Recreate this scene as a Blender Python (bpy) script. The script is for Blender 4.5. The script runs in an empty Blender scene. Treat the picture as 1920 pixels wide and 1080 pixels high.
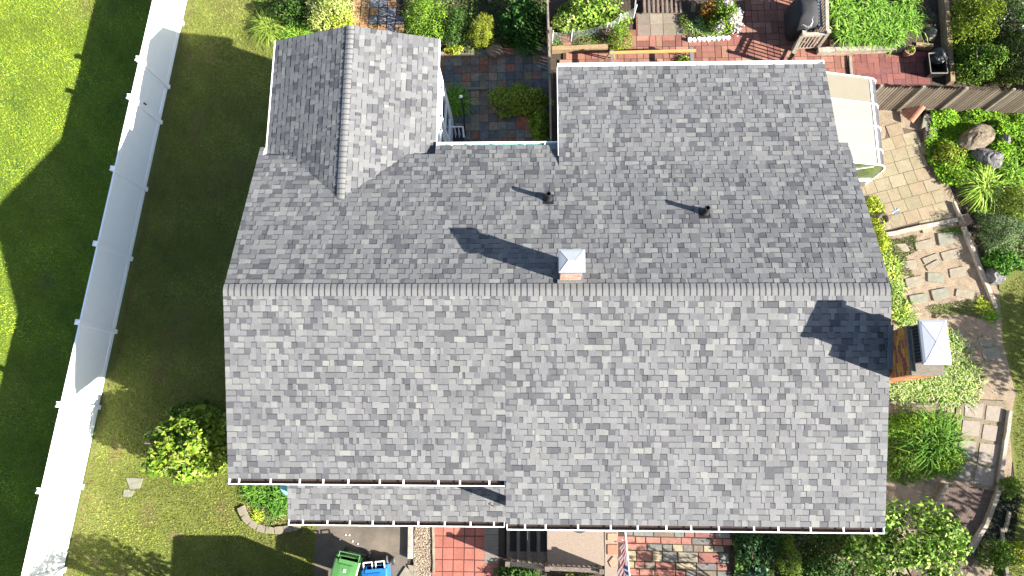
import bpy, math, random
import numpy as np
from mathutils import Vector
random.seed(7); rng = np.random.default_rng(11)
R = math.radians
scene = bpy.context.scene
COL = scene.collection

# ------------------------------------------------------------------ camera, sky, sun, exposure
H = 6.2132                                    # ridge height above the ground (z = 0)
CAMP = np.array([7.3346, -3.3702, 16.1752 + H]); YAW, PIT, ROL, F = -.0013, .2076, .034, 1340.28
def rotm(yaw, pit, rol):
    cy, sy, cp, sp, cr, sr = math.cos(yaw), math.sin(yaw), math.cos(pit), math.sin(pit), math.cos(rol), math.sin(rol)
    return np.array([[cy,-sy,0],[sy,cy,0],[0,0,1]]) @ np.array([[1,0,0],[0,cp,-sp],[0,sp,cp]]) @ np.array([[cr,0,sr],[0,1,0],[-sr,0,cr]])
CR = rotm(YAW, PIT, ROL)
from mathutils import Matrix
cam = bpy.data.objects.new('camera', bpy.data.cameras.new('camera')); COL.objects.link(cam)
cam.matrix_world = Matrix.Translation(Vector(CAMP)) @ Matrix([list(r) for r in CR]).to_4x4()
cam.data.lens = F / 1920 * 36; cam.data.sensor_width = 36; cam.data.clip_end = 500; cam.data.clip_start = .1
scene.camera = cam
SUN_EL, SUN_AZ = 28, -20                       # azimuth counted from +X towards +Y
world = bpy.data.worlds.new('World'); scene.world = world; world.use_nodes = True
nt = world.node_tree; bg = nt.nodes['Background']
sky = nt.nodes.new('ShaderNodeTexSky'); sky.sky_type = 'NISHITA'; sky.sun_disc = False
sky.sun_elevation = R(SUN_EL); sky.sun_rotation = R(90 - SUN_AZ)
nt.links.new(sky.outputs[0], bg.inputs[0]); bg.inputs[1].default_value = .055
sd = Vector((math.cos(R(SUN_EL))*math.cos(R(SUN_AZ)), math.cos(R(SUN_EL))*math.sin(R(SUN_AZ)), math.sin(R(SUN_EL))))
sl = bpy.data.lights.new('sun', 'SUN'); sl.energy = 5; sl.angle = R(.5); sl.color = (1, .95, .86)
so = bpy.data.objects.new('sun', sl); COL.objects.link(so); so.rotation_euler = sd.to_track_quat('Z', 'Y').to_euler(); so.location = (30, -10, 30)
scene.view_settings.view_transform = 'Standard'; scene.view_settings.look = 'None'
scene.view_settings.exposure = 2.33; scene.view_settings.gamma = 1
scene.render.resolution_x, scene.render.resolution_y = 1024, 576

def G(px, py, z=0.):                           # photograph pixel (1920 wide) at a known height -> place
    r = CR @ np.array([(px-960)/F, -(py-540)/F, -1.]); t = (z - CAMP[2]) / r[2]
    q = CAMP + t*r; return np.array([q[0], q[1], z])
def GP(pts, z=0.): return np.array([G(a, b, z)[:2] for a, b in pts])

# ------------------------------------------------------------------ materials
MATS = {}
def mat(name, col=(.5,.5,.5), rough=.7, nscale=8., namt=.15, bump=0., bscale=None, attr=False, metal=0., transl=0., spec=.4, n2=0., n2s=1., stain=None, detail=4.):
    m = bpy.data.materials.new(name); m.use_nodes = True; t = m.node_tree; n = t.nodes; L = t.links
    b = n['Principled BSDF']; b.inputs['Roughness'].default_value = rough; b.inputs['Metallic'].default_value = metal
    b.inputs['Specular IOR Level'].default_value = spec
    tc = n.new('ShaderNodeTexCoord')
    def noise(s, d=4.):
        x = n.new('ShaderNodeTexNoise'); x.inputs['Scale'].default_value = s; x.inputs['Detail'].default_value = d; x.inputs['Roughness'].default_value = .65
        L.new(tc.outputs['Object'], x.inputs['Vector']); return x
    def mul(a, fac_out, amt):
        mr = n.new('ShaderNodeMapRange'); mr.inputs['From Min'].default_value = .28; mr.inputs['From Max'].default_value = .72
        mr.inputs['To Min'].default_value = 1-amt; mr.inputs['To Max'].default_value = 1+amt; L.new(fac_out, mr.inputs['Value'])
        v = n.new('ShaderNodeVectorMath'); v.operation = 'SCALE'; L.new(a, v.inputs[0]); L.new(mr.outputs[0], v.inputs['Scale']); return v.outputs[0]
    if attr:
        a = n.new('ShaderNodeAttribute'); a.attribute_name = 'Col'; c = a.outputs['Color']
    else:
        a = n.new('ShaderNodeRGB'); a.outputs[0].default_value = (*col, 1); c = a.outputs[0]
    if stain:                                   # (colour, scale, threshold, softness)
        x = noise(stain[1], 5); mr = n.new('ShaderNodeMapRange'); mr.inputs['From Min'].default_value = stain[2]; mr.inputs['From Max'].default_value = stain[2]+stain[3]
        L.new(x.outputs[0], mr.inputs['Value']); mx = n.new('ShaderNodeMix'); mx.data_type = 'RGBA'
        L.new(mr.outputs[0], mx.inputs[0]); L.new(c, mx.inputs[6]); mx.inputs[7].default_value = (*stain[0], 1); c = mx.outputs[2]
    if namt: x = noise(nscale, detail); c = mul(c, x.outputs[0], namt)
    if n2: c = mul(c, noise(n2s, 3).outputs[0], n2)
    L.new(c, b.inputs['Base Color'])
    if bump:
        x = noise(bscale or nscale); bp = n.new('ShaderNodeBump'); bp.inputs['Strength'].default_value = 1; bp.inputs['Distance'].default_value = bump
        L.new(x.outputs[0], bp.inputs['Height']); L.new(bp.outputs[0], b.inputs['Normal'])
    if transl:
        tr = n.new('ShaderNodeBsdfTranslucent'); L.new(c, tr.inputs[0]); mx = n.new('ShaderNodeMixShader'); mx.inputs[0].default_value = transl
        L.new(b.outputs[0], mx.inputs[1]); L.new(tr.outputs[0], mx.inputs[2]); L.new(mx.outputs[0], n['Material Output'].inputs[0])
    MATS[name] = m; return m
mat('shingle', attr=True, rough=.85, nscale=42, namt=.20, detail=6., bump=.003, bscale=120, n2=.05, n2s=.8, spec=.25)
mat('leaf', attr=True, rough=.6, namt=0, transl=.15, spec=.1)
mat('blade', attr=True, rough=.7, namt=0, transl=.15, spec=.1)
mat('attr_rough', attr=True, rough=.9, nscale=30, namt=.22, bump=.004, n2=.12, n2s=3, spec=.2)
mat('slate', attr=True, rough=.7, nscale=9, namt=.35, bump=.004, n2=.15, n2s=40, spec=.3)
mat('vinyl', (.86,.87,.87), rough=.35, nscale=3, namt=.025)
mat('trim', (.72,.73,.74), rough=.4, nscale=5, namt=.05)
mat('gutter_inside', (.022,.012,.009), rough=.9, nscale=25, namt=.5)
mat('gutter_green', (.16,.36,.33), rough=.6, nscale=25, namt=.3)
mat('siding', (.62,.63,.64), rough=.6, nscale=4, namt=.05)
mat('glass_dark', (.03,.04,.05), rough=.08, namt=0, spec=.8)
mat('black', (.012,.012,.014), rough=.45, nscale=20, namt=.2)
mat('black_rubber', (.016,.016,.018), rough=.8, nscale=60, namt=.4, bump=.002)
mat('metal_white', (.33,.345,.375), rough=.32, metal=.3, nscale=6, namt=.05)
mat('metal_blue', (.10,.19,.42), rough=.45, nscale=6, namt=.1)
mat('lead', (.12,.13,.15), rough=.5, nscale=20, namt=.15)
mat('brick', attr=True, rough=.85, nscale=40, namt=.2, bump=.003)
mat('mortar', (.30,.26,.22), rough=.95, nscale=40, namt=.2)
mat('crown', (.12,.105,.085), rough=.95, nscale=14, namt=.25, bump=.004)
mat('soil', (.042,.030,.020), rough=1, nscale=22, namt=.55, bump=.03, stain=((.07,.052,.036), 1.3, .5, .25), n2=.3, n2s=5)
mat('dirt_path', (.185,.142,.098), rough=1, nscale=30, namt=.4, bump=.015, n2=.25, n2s=4, stain=((.09,.065,.05), 2.5, .56, .12))
mat('mulch', (.085,.06,.048), rough=1, nscale=45, namt=.6, bump=.02, n2=.3, n2s=6)
mat('lawn', (.085,.10,.018), rough=1, nscale=26, namt=.35, bump=.02, stain=((.15,.11,.055), .9, .60, .14), n2=.2, n2s=1.2)
mat('lawn_lush', (.09,.135,.010), rough=1, nscale=26, namt=.35, bump=.02, stain=((.05,.10,.012), .8, .50, .2), n2=.15, n2s=1.2)
mat('asphalt', (.095,.079,.064), rough=.95, nscale=60, namt=.3, bump=.004, n2=.3, n2s=1.6, stain=((.12,.10,.07), 1.3, .55, .2))
mat('joint', (.035,.026,.02), rough=1, nscale=60, namt=.5)
mat('joint_sand', (.075,.055,.04), rough=1, nscale=60, namt=.5)
mat('aggregate', (.185,.145,.115), rough=.9, nscale=70, namt=.55, detail=2)
mat('concrete', (.115,.098,.078), rough=.95, nscale=18, namt=.25, bump=.003)
mat('wood_grey', (.16,.135,.105), rough=.9, nscale=20, namt=.35, bump=.003, n2=.25, n2s=3)
mat('wood_white', (.25,.215,.175), rough=.85, nscale=14, namt=.3, n2=.25, n2s=5)
mat('wood_tan', (.20,.14,.075), rough=.8, nscale=14, namt=.25, n2=.15, n2s=4)
mat('wood_dark', (.11,.09,.075), rough=.9, nscale=16, namt=.4, n2=.2, n2s=3)
mat('board_yellow', (.30,.19,.06), rough=.7, nscale=10, namt=.12)
mat('orange', (.45,.14,.02), rough=.5, nscale=10, namt=.1)
mat('steel', (.20,.21,.22), rough=.4, metal=.5, nscale=10, namt=.15)
mat('bark', (.085,.065,.048), rough=.95, nscale=22, namt=.4, bump=.01)
mat('driftwood', (.105,.083,.056), rough=.95, nscale=8, namt=.45, bump=.03, bscale=14, n2=.3, n2s=22)
mat('rock_grey', (.10,.095,.095), rough=.95, nscale=6, namt=.6, bump=.05, bscale=8, stain=((.035,.035,.038), 7, .52, .08))
mat('rock_brown', (.15,.105,.075), rough=.95, nscale=7, namt=.4, bump=.03, bscale=8)
mat('rock_red', (.26,.10,.065), rough=.9, nscale=9, namt=.35, bump=.01)
mat('terracotta', (.24,.105,.065), rough=.85, nscale=18, namt=.25, bump=.003)
mat('pot', (.26,.15,.10), rough=.8, nscale=12, namt=.15)
mat('stone_pale', (.165,.143,.105), rough=.9, nscale=9, namt=.2, bump=.006, n2=.12, n2s=40)
mat('stone_bluegrey', (.14,.137,.105), rough=.9, nscale=9, namt=.2, bump=.006, n2=.12, n2s=40)
mat('weedy_dirt', (.145,.112,.078), rough=1, nscale=40, namt=.5, bump=.01, stain=((.06,.08,.02), 4, .55, .1))
mat('slab_warm', (.19,.16,.13), rough=.95, nscale=12, namt=.15, n2=.1, n2s=40)
mat('bin_green', (.055,.16,.045), rough=.42, nscale=4, namt=.1)
mat('bin_blue', (.012,.11,.32), rough=.4, nscale=4, namt=.1)
mat('bin_blue_dark', (.01,.045,.24), rough=.45, nscale=4, namt=.1)
mat('greenhouse_panel', (.158,.155,.145), rough=.45, nscale=2, namt=.04)
mat('greenhouse_cream', (.135,.120,.088), rough=.55, nscale=2, namt=.05)
mat('greenhouse_glass', (.085,.11,.045), rough=.12, nscale=1.5, namt=.3, spec=.7)
mat('curved_glass', (.06,.058,.066), rough=.2, nscale=3, namt=.2, spec=.7)
mat('flash_metal', (.16,.155,.15), rough=.5, metal=.2, nscale=20, namt=.3)
mat('flag', attr=True, rough=.8, namt=0, transl=.2)
mat('wire', (.33,.34,.34), rough=.4, metal=.4, namt=0)
mat('petal', (.42,.38,.38), rough=.6, namt=0, transl=.2)
mat('hose', (.02,.10,.06), rough=.4, namt=0)
mat('paint_silver', (.25,.26,.28), rough=.3, metal=.5, namt=0)
M = MATS

# ------------------------------------------------------------------ mesh helpers
class MB:
    def __init__(s): s.v = []; s.f = []; s.c = []; s.n = 0
    def add(s, verts, faces, col=None):
        verts = [tuple(float(a) for a in q) for q in verts]; k = s.n; s.v += verts; s.n += len(verts)
        for f in faces: s.f.append(tuple(i+k for i in f)); s.c.append(col or (.5,.5,.5))
        return s
    def quad(s, a, b, c, d, col=None): return s.add([a, b, c, d], [(0,1,2,3)], col)
    def box(s, c, size, rz=0, col=None, tilt=None):
        x, y, z = size[0]/2, size[1]/2, size[2]/2
        vs = [Vector((a, b, d)) for d in (-z, z) for a, b in ((-x,-y),(x,-y),(x,y),(-x,y))]
        m = Matrix.Rotation(rz, 3, 'Z')
        if tilt: m = m @ Matrix.Rotation(tilt[0], 3, 'X') @ Matrix.Rotation(tilt[1], 3, 'Y')
        vs = [m @ q + Vector([float(a) for a in c]) for q in vs]
        return s.add(vs, [(0,3,2,1),(4,5,6,7),(0,1,5,4),(1,2,6,5),(2,3,7,6),(3,0,4,7)], col)
    def prism(s, pts, z0, z1, col=None):          # pts: 2-D outline
        n = len(pts); a = sum(pts[i][0]*pts[(i+1)%n][1]-pts[(i+1)%n][0]*pts[i][1] for i in range(n))
        if a < 0: pts = list(pts)[::-1]
        vs = [(p[0], p[1], z0) for p in pts] + [(p[0], p[1], z1) for p in pts]
        return s.add(vs, [tuple(range(n))[::-1], tuple(range(n, 2*n))] + [(i, (i+1)%n, n+(i+1)%n, n+i) for i in range(n)], col)
    def tube(s, path, r, seg=8, col=None, caps=True):
        P = [Vector([float(a) for a in q]) for q in path]; rr = r if hasattr(r, '__len__') else [r]*len(P); vs = []; k = len(P)
        for i, q in enumerate(P):
            t = (P[min(i+1, k-1)] - P[max(i-1, 0)]).normalized(); up = Vector((0,0,1)) if abs(t.z) < .9 else Vector((1,0,0))
            a = t.cross(up).normalized(); b = t.cross(a)
            vs += [q + (a*math.cos(2*math.pi*j/seg) + b*math.sin(2*math.pi*j/seg))*rr[i] for j in range(seg)]
        fs = [(i*seg+j, i*seg+(j+1)%seg, (i+1)*seg+(j+1)%seg, (i+1)*seg+j) for i in range(k-1) for j in range(seg)]
        if caps: fs += [tuple(range(seg)), tuple(range((k-1)*seg, k*seg))[::-1]]
        return s.add(vs, fs, col)
    def lathe(s, c, prof, seg=16, col=None):      # prof: (radius, z)
        vs = [(c[0]+r*math.cos(2*math.pi*j/seg), c[1]+r*math.sin(2*math.pi*j/seg), c[2]+z) for r, z in prof for j in range(seg)]
        k = len(prof)
        return s.add(vs, [(i*seg+j, i*seg+(j+1)%seg, (i+1)*seg+(j+1)%seg, (i+1)*seg+j) for i in range(k-1) for j in range(seg)], col)
LOC = {}
def finish(name, me, m, parent=None, loc=None):
    o = bpy.data.objects.new(name, me); COL.objects.link(o); me.materials.append(m if not isinstance(m, str) else M[m])
    if parent is not None:
        o.parent = parent; w = LOC[parent.name]; LOC[o.name] = w
        me.transform(Matrix.Translation(-Vector(w)))
    else:
        if loc is None: loc = (0,0,0)
        loc = tuple(float(a) for a in loc); LOC[o.name] = loc; me.transform(Matrix.Translation(-Vector(loc))); o.location = loc
    return o
def build(name, mb, m, parent=None, loc=None, smooth=False):
    me = bpy.data.meshes.new(name); me.from_pydata(mb.v, [], mb.f)
    at = me.color_attributes.new('Col', 'FLOAT_COLOR', 'CORNER')
    cc = np.array([(*c, 1) for f, c in zip(mb.f, mb.c) for _ in f], dtype=np.float32)
    at.data.foreach_set('color', cc.ravel())
    if smooth: me.polygons.foreach_set('use_smooth', [True]*len(me.polygons))
    me.update()
    if parent is None and loc is None and mb.v:
        a = np.array(mb.v); loc = (*((a.min(0)+a.max(0))/2)[:2], a[:,2].min())
    return finish(name, me, m, parent, loc)
def build_np(name, V, n_per, cols, m, parent=None, loc=None):   # V: (N*n_per,3), one n_per-gon each
    N = len(V)//n_per; me = bpy.data.meshes.new(name); me.vertices.add(len(V)); me.vertices.foreach_set('co', V.astype(np.float32).ravel())
    me.loops.add(len(V)); me.loops.foreach_set('vertex_index', np.arange(len(V), dtype=np.int32))
    me.polygons.add(N); me.polygons.foreach_set('loop_start', np.arange(0, len(V), n_per, dtype=np.int32)); me.polygons.foreach_set('loop_total', np.full(N, n_per, dtype=np.int32))
    at = me.color_attributes.new('Col', 'FLOAT_COLOR', 'CORNER')
    cc = np.ones((len(V), 4), np.float32); cc[:, :3] = np.repeat(cols, n_per, 0); at.data.foreach_set('color', cc.ravel())
    me.update(calc_edges=True); return finish(name, me, m, parent, loc)
ALL_LABELS = set()
def tag(o, label, cat, group=None, kind=None):
    if label: o['label'] = label
    if cat: o['category'] = cat
    if group: o['group'] = group
    if kind: o['kind'] = kind
    return o
def thing(name, label, cat, loc, group=None):
    o = bpy.data.objects.new(name, None); COL.objects.link(o); loc = tuple(float(a) for a in loc)
    o.location = loc; LOC[o.name] = loc; o.empty_display_size = .2; return tag(o, label, cat, group)
def struct(name, mb, m): return tag(build(name, mb, m, loc=(0,0,0)), None, None, kind='structure')
def jit(c, a=.12):
    k = 1 + random.uniform(-a, a); return tuple(max(0, x*k*(1+random.uniform(-a*.3, a*.3))) for x in c)
def inpoly(P, poly):
    x, y = P[:,0], P[:,1]; c = np.zeros(len(P), bool); n = len(poly); j = n-1
    for i in range(n):
        xi, yi = poly[i]; xj, yj = poly[j]
        c ^= ((yi > y) != (yj > y)) & (x < (xj-xi)*(y-yi)/(yj-yi+1e-12)+xi); j = i
    return c

# ------------------------------------------------------------------ foliage helpers
def leaf_quads(C, D, N, L, W, fold=.18):
    D = D/np.linalg.norm(D, axis=1, keepdims=True); B = np.cross(N, D); B /= np.linalg.norm(B, axis=1, keepdims=True)+1e-9
    Nn = np.cross(D, B); L = L[:,None]; W = W[:,None]
    V = np.stack([C - D*L*.5, C + B*W*.5 + D*L*.05 + Nn*W*fold, C + D*L*.5, C - B*W*.5 + D*L*.05 + Nn*W*fold], 1)
    return V.reshape(-1, 3)
def pal_cols(n, pal, var=.2):
    pal = np.array(pal); c = pal[rng.integers(0, len(pal), n)]
    return np.clip(c*(1+rng.uniform(-var, var, (n,1))), 0, 1)
def stem_mb(x, y, h, r=.03, k=5, spread=.3, z0=0):
    b = MB(); b.tube([(x,y,z0-.02),(x+.02,y,z0+h*.3),(x,y+.02,z0+h*.55)], [r, r*.8, r*.6], 6)
    for i in range(k):
        a = 2*math.pi*i/k + random.random(); b.tube([(x,y,z0+h*random.uniform(.1,.4)), (x+spread*.5*math.cos(a), y+spread*.5*math.sin(a), z0+h*.55), (x+spread*math.cos(a), y+spread*math.sin(a), z0+h*.82)], [r*.6, r*.45, r*.2], 5)
    return b
def dome_leaves(x, y, z0, rx, ry, h, n, L, pal, lobes=14, lobe_r=.34, asp=.5, ang=0, up=.6, var=.22, inner=.25, tight=False):
    """clumped crown: leaves on the outside of many overlapping lobes spread over a dome"""
    k = max(3, lobes); a = rng.uniform(0, 2*math.pi, k); u = rng.uniform(.02, 1, k)**.7; el = np.arccos(np.clip(u,0,1)) # 0 = top
    s = np.sin(el); rad = 1-lobe_r*.9
    LC = np.stack([np.cos(a)*s*rad, np.sin(a)*s*rad, np.cos(el)*rad*.95+.02], 1); LR = lobe_r*rng.uniform(.5, 1.2, k); LC *= rng.uniform(.78, 1.08, (k,1))
    if tight: LR = LR*.6+.5*lobe_r
    w = LR**2; li = rng.choice(k, n, p=w/w.sum())
    d = rng.normal(size=(n,3)); d[:,2] = np.abs(d[:,2])*.9 - .15; d /= np.linalg.norm(d, axis=1, keepdims=True)
    rr = 1-rng.uniform(0, 1, n)**2*.45; out = rng.uniform(0, 1, n) < (.04 if tight else .20); rr[out] *= rng.uniform(1.0, 1.38 if not tight else 1.15, out.sum())
    P = LC[li] + d*(LR[li]*rr)[:,None]
    ni = int(n*inner)
    if ni: q = rng.normal(size=(ni,3)); q /= np.linalg.norm(q, axis=1, keepdims=True); q[:,2] = np.abs(q[:,2]); P[:ni] = q*rng.uniform(.5,.85,(ni,1)); d[:ni] = q
    ca, sa = math.cos(ang), math.sin(ang)
    Q = np.stack([x + (P[:,0]*rx*ca - P[:,1]*ry*sa), y + (P[:,0]*rx*sa + P[:,1]*ry*ca), z0 + np.maximum(P[:,2], .03)*h], 1)
    Nn = d + rng.normal(size=(n,3))*(.5 if tight else .85); Nn[:,2] += up*.6
    D = rng.normal(size=(n,3)); D -= Nn*(np.sum(D*Nn,1)/np.sum(Nn*Nn,1))[:,None]; D[:,2] -= .1
    Ls = L*rng.uniform(.65, 1.25, n)
    tone = (rng.uniform(.8, 1.15, k))[li][:,None]
    return leaf_quads(Q, D, Nn, Ls, Ls*asp), pal_cols(n, pal, var)*tone
def shrub(name, label, cat, px, py, rx, ry, h, n, L, pal, z0=0., group=None, stem=True, flowers=None, **k):
    c = G(px, py, z0 + h*.6)
    x, y = c[0], c[1]; t = thing(name, label, cat, (x, y, z0), group)
    rx, ry, n = rx*1.12, ry*1.12, int(n*1.15)
    V, cc = dome_leaves(x, y, z0, rx, ry, h, n, L, pal, **k)
    build_np('foliage', V, 4, cc, M['leaf'], t)
    if stem: build('stem', stem_mb(x, y, h, .02+.02*h, 5, min(rx, ry)*.6, z0), 'bark', t)
    if flowers:
        nf, fl, fcol = flowers; V, cc = dome_leaves(x, y, z0+.05, rx*1.02, ry*1.02, h*1.03, nf, fl, [fcol], lobes=8, inner=0, asp=.9, up=1)
        build_np('blossom', V, 4, cc, M['petal'] if fcol[0] > .5 else M['leaf'], t)
    return t
def blades(x, y, z0, n, L, pal, spread=1., w=.012, r0=.05, droop=1., segs=4, lean=None, var=.25, lift=.55):
    """arching strap leaves out of a crown; returns quads"""
    a = rng.uniform(0, 2*math.pi, n); e = rng.uniform(.15, 1, n)**.8*spread; Ls = L*rng.uniform(.55, 1.1, n)
    bx = x + r0*rng.normal(size=n); by = y + r0*rng.normal(size=n)
    dx, dy = np.cos(a), np.sin(a)
    if lean is not None: dx = dx + lean[0]; dy = dy + lean[1]
    s = np.linspace(0, 1, segs+1); quads = []; prev = None
    perp = np.stack([-np.sin(a), np.cos(a), np.zeros(n)], 1)
    for si in s:
        hr = Ls*e*(si**1.25); hz = Ls*lift*(1.9*si - (1.05+.75*e*droop)*si*si)
        c = np.stack([bx+dx*hr, by+dy*hr, np.maximum(z0+hz, z0+.01)], 1); ww = (w*(1-si**2)*rng.uniform(.9,1.1)+.001)
        cur = (c - perp*ww, c + perp*ww)
        if prev is not None: quads.append(np.stack([prev[0], prev[1], cur[1], cur[0]], 1))
        prev = cur
    V = np.stack(quads, 1).reshape(-1, 3); cc = np.repeat(pal_cols(n, pal, var), segs, 0)
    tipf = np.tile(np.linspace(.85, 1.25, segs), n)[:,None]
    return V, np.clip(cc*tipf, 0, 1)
def clump(name, label, cat, px, py, L, n, pal, z0=0., group=None, parts=None, **k):
    c = G(px, py, z0+.15); V, cc = blades(c[0], c[1], z0, n, L, pal, **k)
    return tag(build_np(name, V, 4, cc, M['blade'], None, (c[0], c[1], z0)), label, cat, group)
def multi_clump(name, label, cat, spots, L, n, pal, z0=0., group=None, **k):
    Vs, Cs = [], []
    for px, py in spots:
        c = G(px, py, z0+.15); V, cc = blades(c[0], c[1], z0, n, L, pal, **k); Vs.append(V); Cs.append(cc)
    c = G(spots[0][0], spots[0][1], z0); return tag(build_np(name, np.concatenate(Vs), 4, np.concatenate(Cs), M['blade'], None, (c[0], c[1], z0)), label, cat, group)
def cover(name, poly_px, n, L, h, pal, z0=0., asp=.6, patch=1.5, var=.22, label=None, cat=None, kind='stuff', z_ref=None):
    poly = GP(poly_px, z0 + h*.5 if z_ref is None else z_ref); lo, hi = poly.min(0), poly.max(0)
    P = rng.uniform(lo, hi, (int(n*2.2), 2)); P = P[inpoly(P, poly)][:n]; m = len(P)
    ph = rng.uniform(0, 6.28, 6); fr = rng.uniform(.6, 1.6, 6)*2*math.pi/patch; an = rng.uniform(0, 6.28, 6)
    f = sum(np.sin((P[:,0]*math.cos(an[i])+P[:,1]*math.sin(an[i]))*fr[i]+ph[i]) for i in range(6))/6+.5
    # thin towards the outline
    z = z0 + h*np.clip(f,.1,1)*rng.uniform(.35, 1, m)
    N = rng.normal(size=(m,3))*.45; N[:,2] += 1; D = rng.normal(size=(m,3)); D[:,2] *= .3
    Ls = L*rng.uniform(.6, 1.3, m); V = leaf_quads(np.column_stack([P, z]), D, N, Ls, Ls*asp)
    return tag(build_np(name, V, 4, pal_cols(m, pal, var)*(.75+.5*np.clip(f,0,1))[:,None], M['leaf'], None, (*poly.mean(0), z0)), label, cat, None, kind)

# palettes (leaf base colours)
LIME = [(.24,.30,.02),(.29,.33,.03),(.16,.25,.02),(.33,.35,.05)]
BRIGHT = [(.10,.20,.015),(.14,.25,.02),(.07,.15,.012),(.19,.28,.03)]
MID = [(.055,.12,.012),(.085,.16,.016),(.04,.09,.012),(.12,.19,.02)]
DARK = [(.025,.06,.012),(.04,.085,.014),(.025,.06,.014),(.06,.11,.016)]
VARIEG = [(.33,.36,.10),(.24,.31,.06),(.38,.38,.15),(.16,.24,.04)]
PALEGR = [(.21,.27,.07),(.14,.22,.035),(.29,.32,.12),(.08,.15,.02)]
STRAP = [(.09,.20,.02),(.14,.26,.025),(.06,.14,.012),(.20,.31,.04)]
STRAPD = [(.022,.06,.014),(.03,.08,.016),(.05,.11,.02)]

# ------------------------------------------------------------------ the ground and what is laid on it
def sheet(name, poly_px, z, m, extra=None):
    b = MB(); pts = GP(poly_px, z); n = len(pts); a = sum(pts[i][0]*pts[(i+1)%n][1]-pts[(i+1)%n][0]*pts[i][1] for i in range(n))
    if a < 0: pts = pts[::-1]
    b.add([(p[0], p[1], z) for p in pts], [tuple(range(n))]); return struct(name, b, m)
g = MB(); g.quad((-150,-150,-.01),(170,-150,-.01),(170,150,-.01),(-150,150,-.01)); struct('ground', g, 'soil')
FB = [G(a, b)[:2] for a, b in ((153,912),(301,230))]        # fence base line
fd = (FB[1]-FB[0])/np.linalg.norm(FB[1]-FB[0]); fn = np.array([-fd[1], fd[0]])  # fn points left
def fpt(s, off=0): return FB[0] + fd*s + fn*off
b = MB(); L0, L1 = fpt(-16), fpt(22); b.quad((*fpt(-16,0), 0), (*fpt(22,0), 0), (*fpt(22,22), 0), (*fpt(-16,22), 0)); b.f[-1] = b.f[-1][::-1]
struct('lawn_beyond_fence', b, 'lawn_lush')
b = MB(); q = [(*fpt(-16,0),0), (.9,-16.5,0), (.70,-6.2,0), (.6,-3.9,0), (.6,6,0), (.4,9.2,0), (.4,18,0), (*fpt(22,0),0)]; b.add(q, [tuple(range(len(q)))]); struct('lawn', b, 'lawn')
sheet('lawn_east', [(1872,520),(1990,470),(2050,700),(2050,1000),(1880,1130),(1845,1130),(1905,930),(1893,800),(1905,740),(1880,640)], .004, 'lawn')
b = MB(); b.quad((.70,-16,.004),(3.49,-16,.004),(3.49,-4.0,.004),(.70,-4.0,.004)); struct('driveway', b, 'asphalt')
sheet('garden_soil', [(1660,380),(1800,400),(1880,560),(1912,740),(1890,940),(1850,1120),(1380,1140),(1380,1000),(1600,700)], .002, 'dirt_path')
sheet('soil_path', [(1768,905),(1868,905),(1880,960),(1800,1100),(1700,1100)], .006, 'mulch')

def pavers(name, poly_px, z, ang, pattern, unit, cols, gap=.012, base='joint', m='attr_rough', th=.03, jx=0., z_ref=None, var=.14):
    """slabs laid over a dark joint bed, each cut as its own raised face in ONE sheet"""
    poly = GP(poly_px, z if z_ref is None else z_ref); c = poly.mean(0); ca, sa = math.cos(ang), math.sin(ang)
    loc = (poly - c) @ np.array([[ca, -sa],[sa, ca]]); lo, hi = loc.min(0)-1, loc.max(0)+1
    cells = []
    u = unit
    if pattern == 'grid':
        for i in range(int((hi[0]-lo[0])/u[0])+1):
            for j in range(int((hi[1]-lo[1])/u[1])+1): cells.append((lo[0]+i*u[0], lo[1]+j*u[1], u[0], u[1]))
    elif pattern == 'basket':
        for i in range(int((hi[0]-lo[0])/u)+1):
            for j in range(int((hi[1]-lo[1])/u)+1):
                x, y = lo[0]+i*u, lo[1]+j*u
                if (i+j) % 2: cells += [(x,y,u/2,u),(x+u/2,y,u/2,u)]
                else: cells += [(x,y,u,u/2),(x,y+u/2,u,u/2)]
    elif pattern == 'random':
        y = lo[1]
        while y < hi[1]:
            hgt = random.choice(u[1]); x = lo[0] - random.random()*.3
            while x < hi[0]:
                w = random.choice(u[0]); cells.append((x, y, w, hgt)); x += w
            y += hgt
    b = MB(); Rm = np.array([[ca, sa],[-sa, ca]])
    for x, y, w, h in cells:
        cc = np.array([[x+w/2, y+h/2]]) @ Rm + c
        if not inpoly(cc, poly)[0]: continue
        g2 = gap/2*random.uniform(.6, 1.5); P = np.array([[x+g2,y+g2],[x+w-g2,y+g2],[x+w-g2,y+h-g2],[x+g2,y+h-g2]]) + np.array([random.uniform(-jx,jx), random.uniform(-jx,jx)])
        P = P @ Rm + c; zz = z + random.uniform(-.003, .003); col = jit(random.choice(cols), var)
        b.prism([tuple(p) for p in P], z-.02, zz, col)
    struct(name, b, m)
    b = MB(); n = len(poly); a = sum(poly[i][0]*poly[(i+1)%n][1]-poly[(i+1)%n][0]*poly[i][1] for i in range(n)); pp = poly if a > 0 else poly[::-1]
    b.add([(p[0], p[1], z-.012) for p in pp], [tuple(range(n))]); struct(name+'_bed', b, base)
REDB = [(.17,.075,.055),(.195,.09,.066),(.15,.062,.048),(.21,.11,.078),(.165,.072,.056)]
pavers('brick_patio', [(1055,60),(1200,55),(1200,-120),(1540,-120),(1560,90),(1655,95),(1660,200),(1500,260),(1058,200)], .05, 0, 'basket', .44, REDB, .018, base='joint')
pavers('brick_path', [(1590,96),(1745,96),(1748,158),(1660,190),(1600,190)], .054, 0, 'basket', .40, [(.13,.048,.042),(.12,.05,.045),(.15,.06,.05)], .012)
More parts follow.
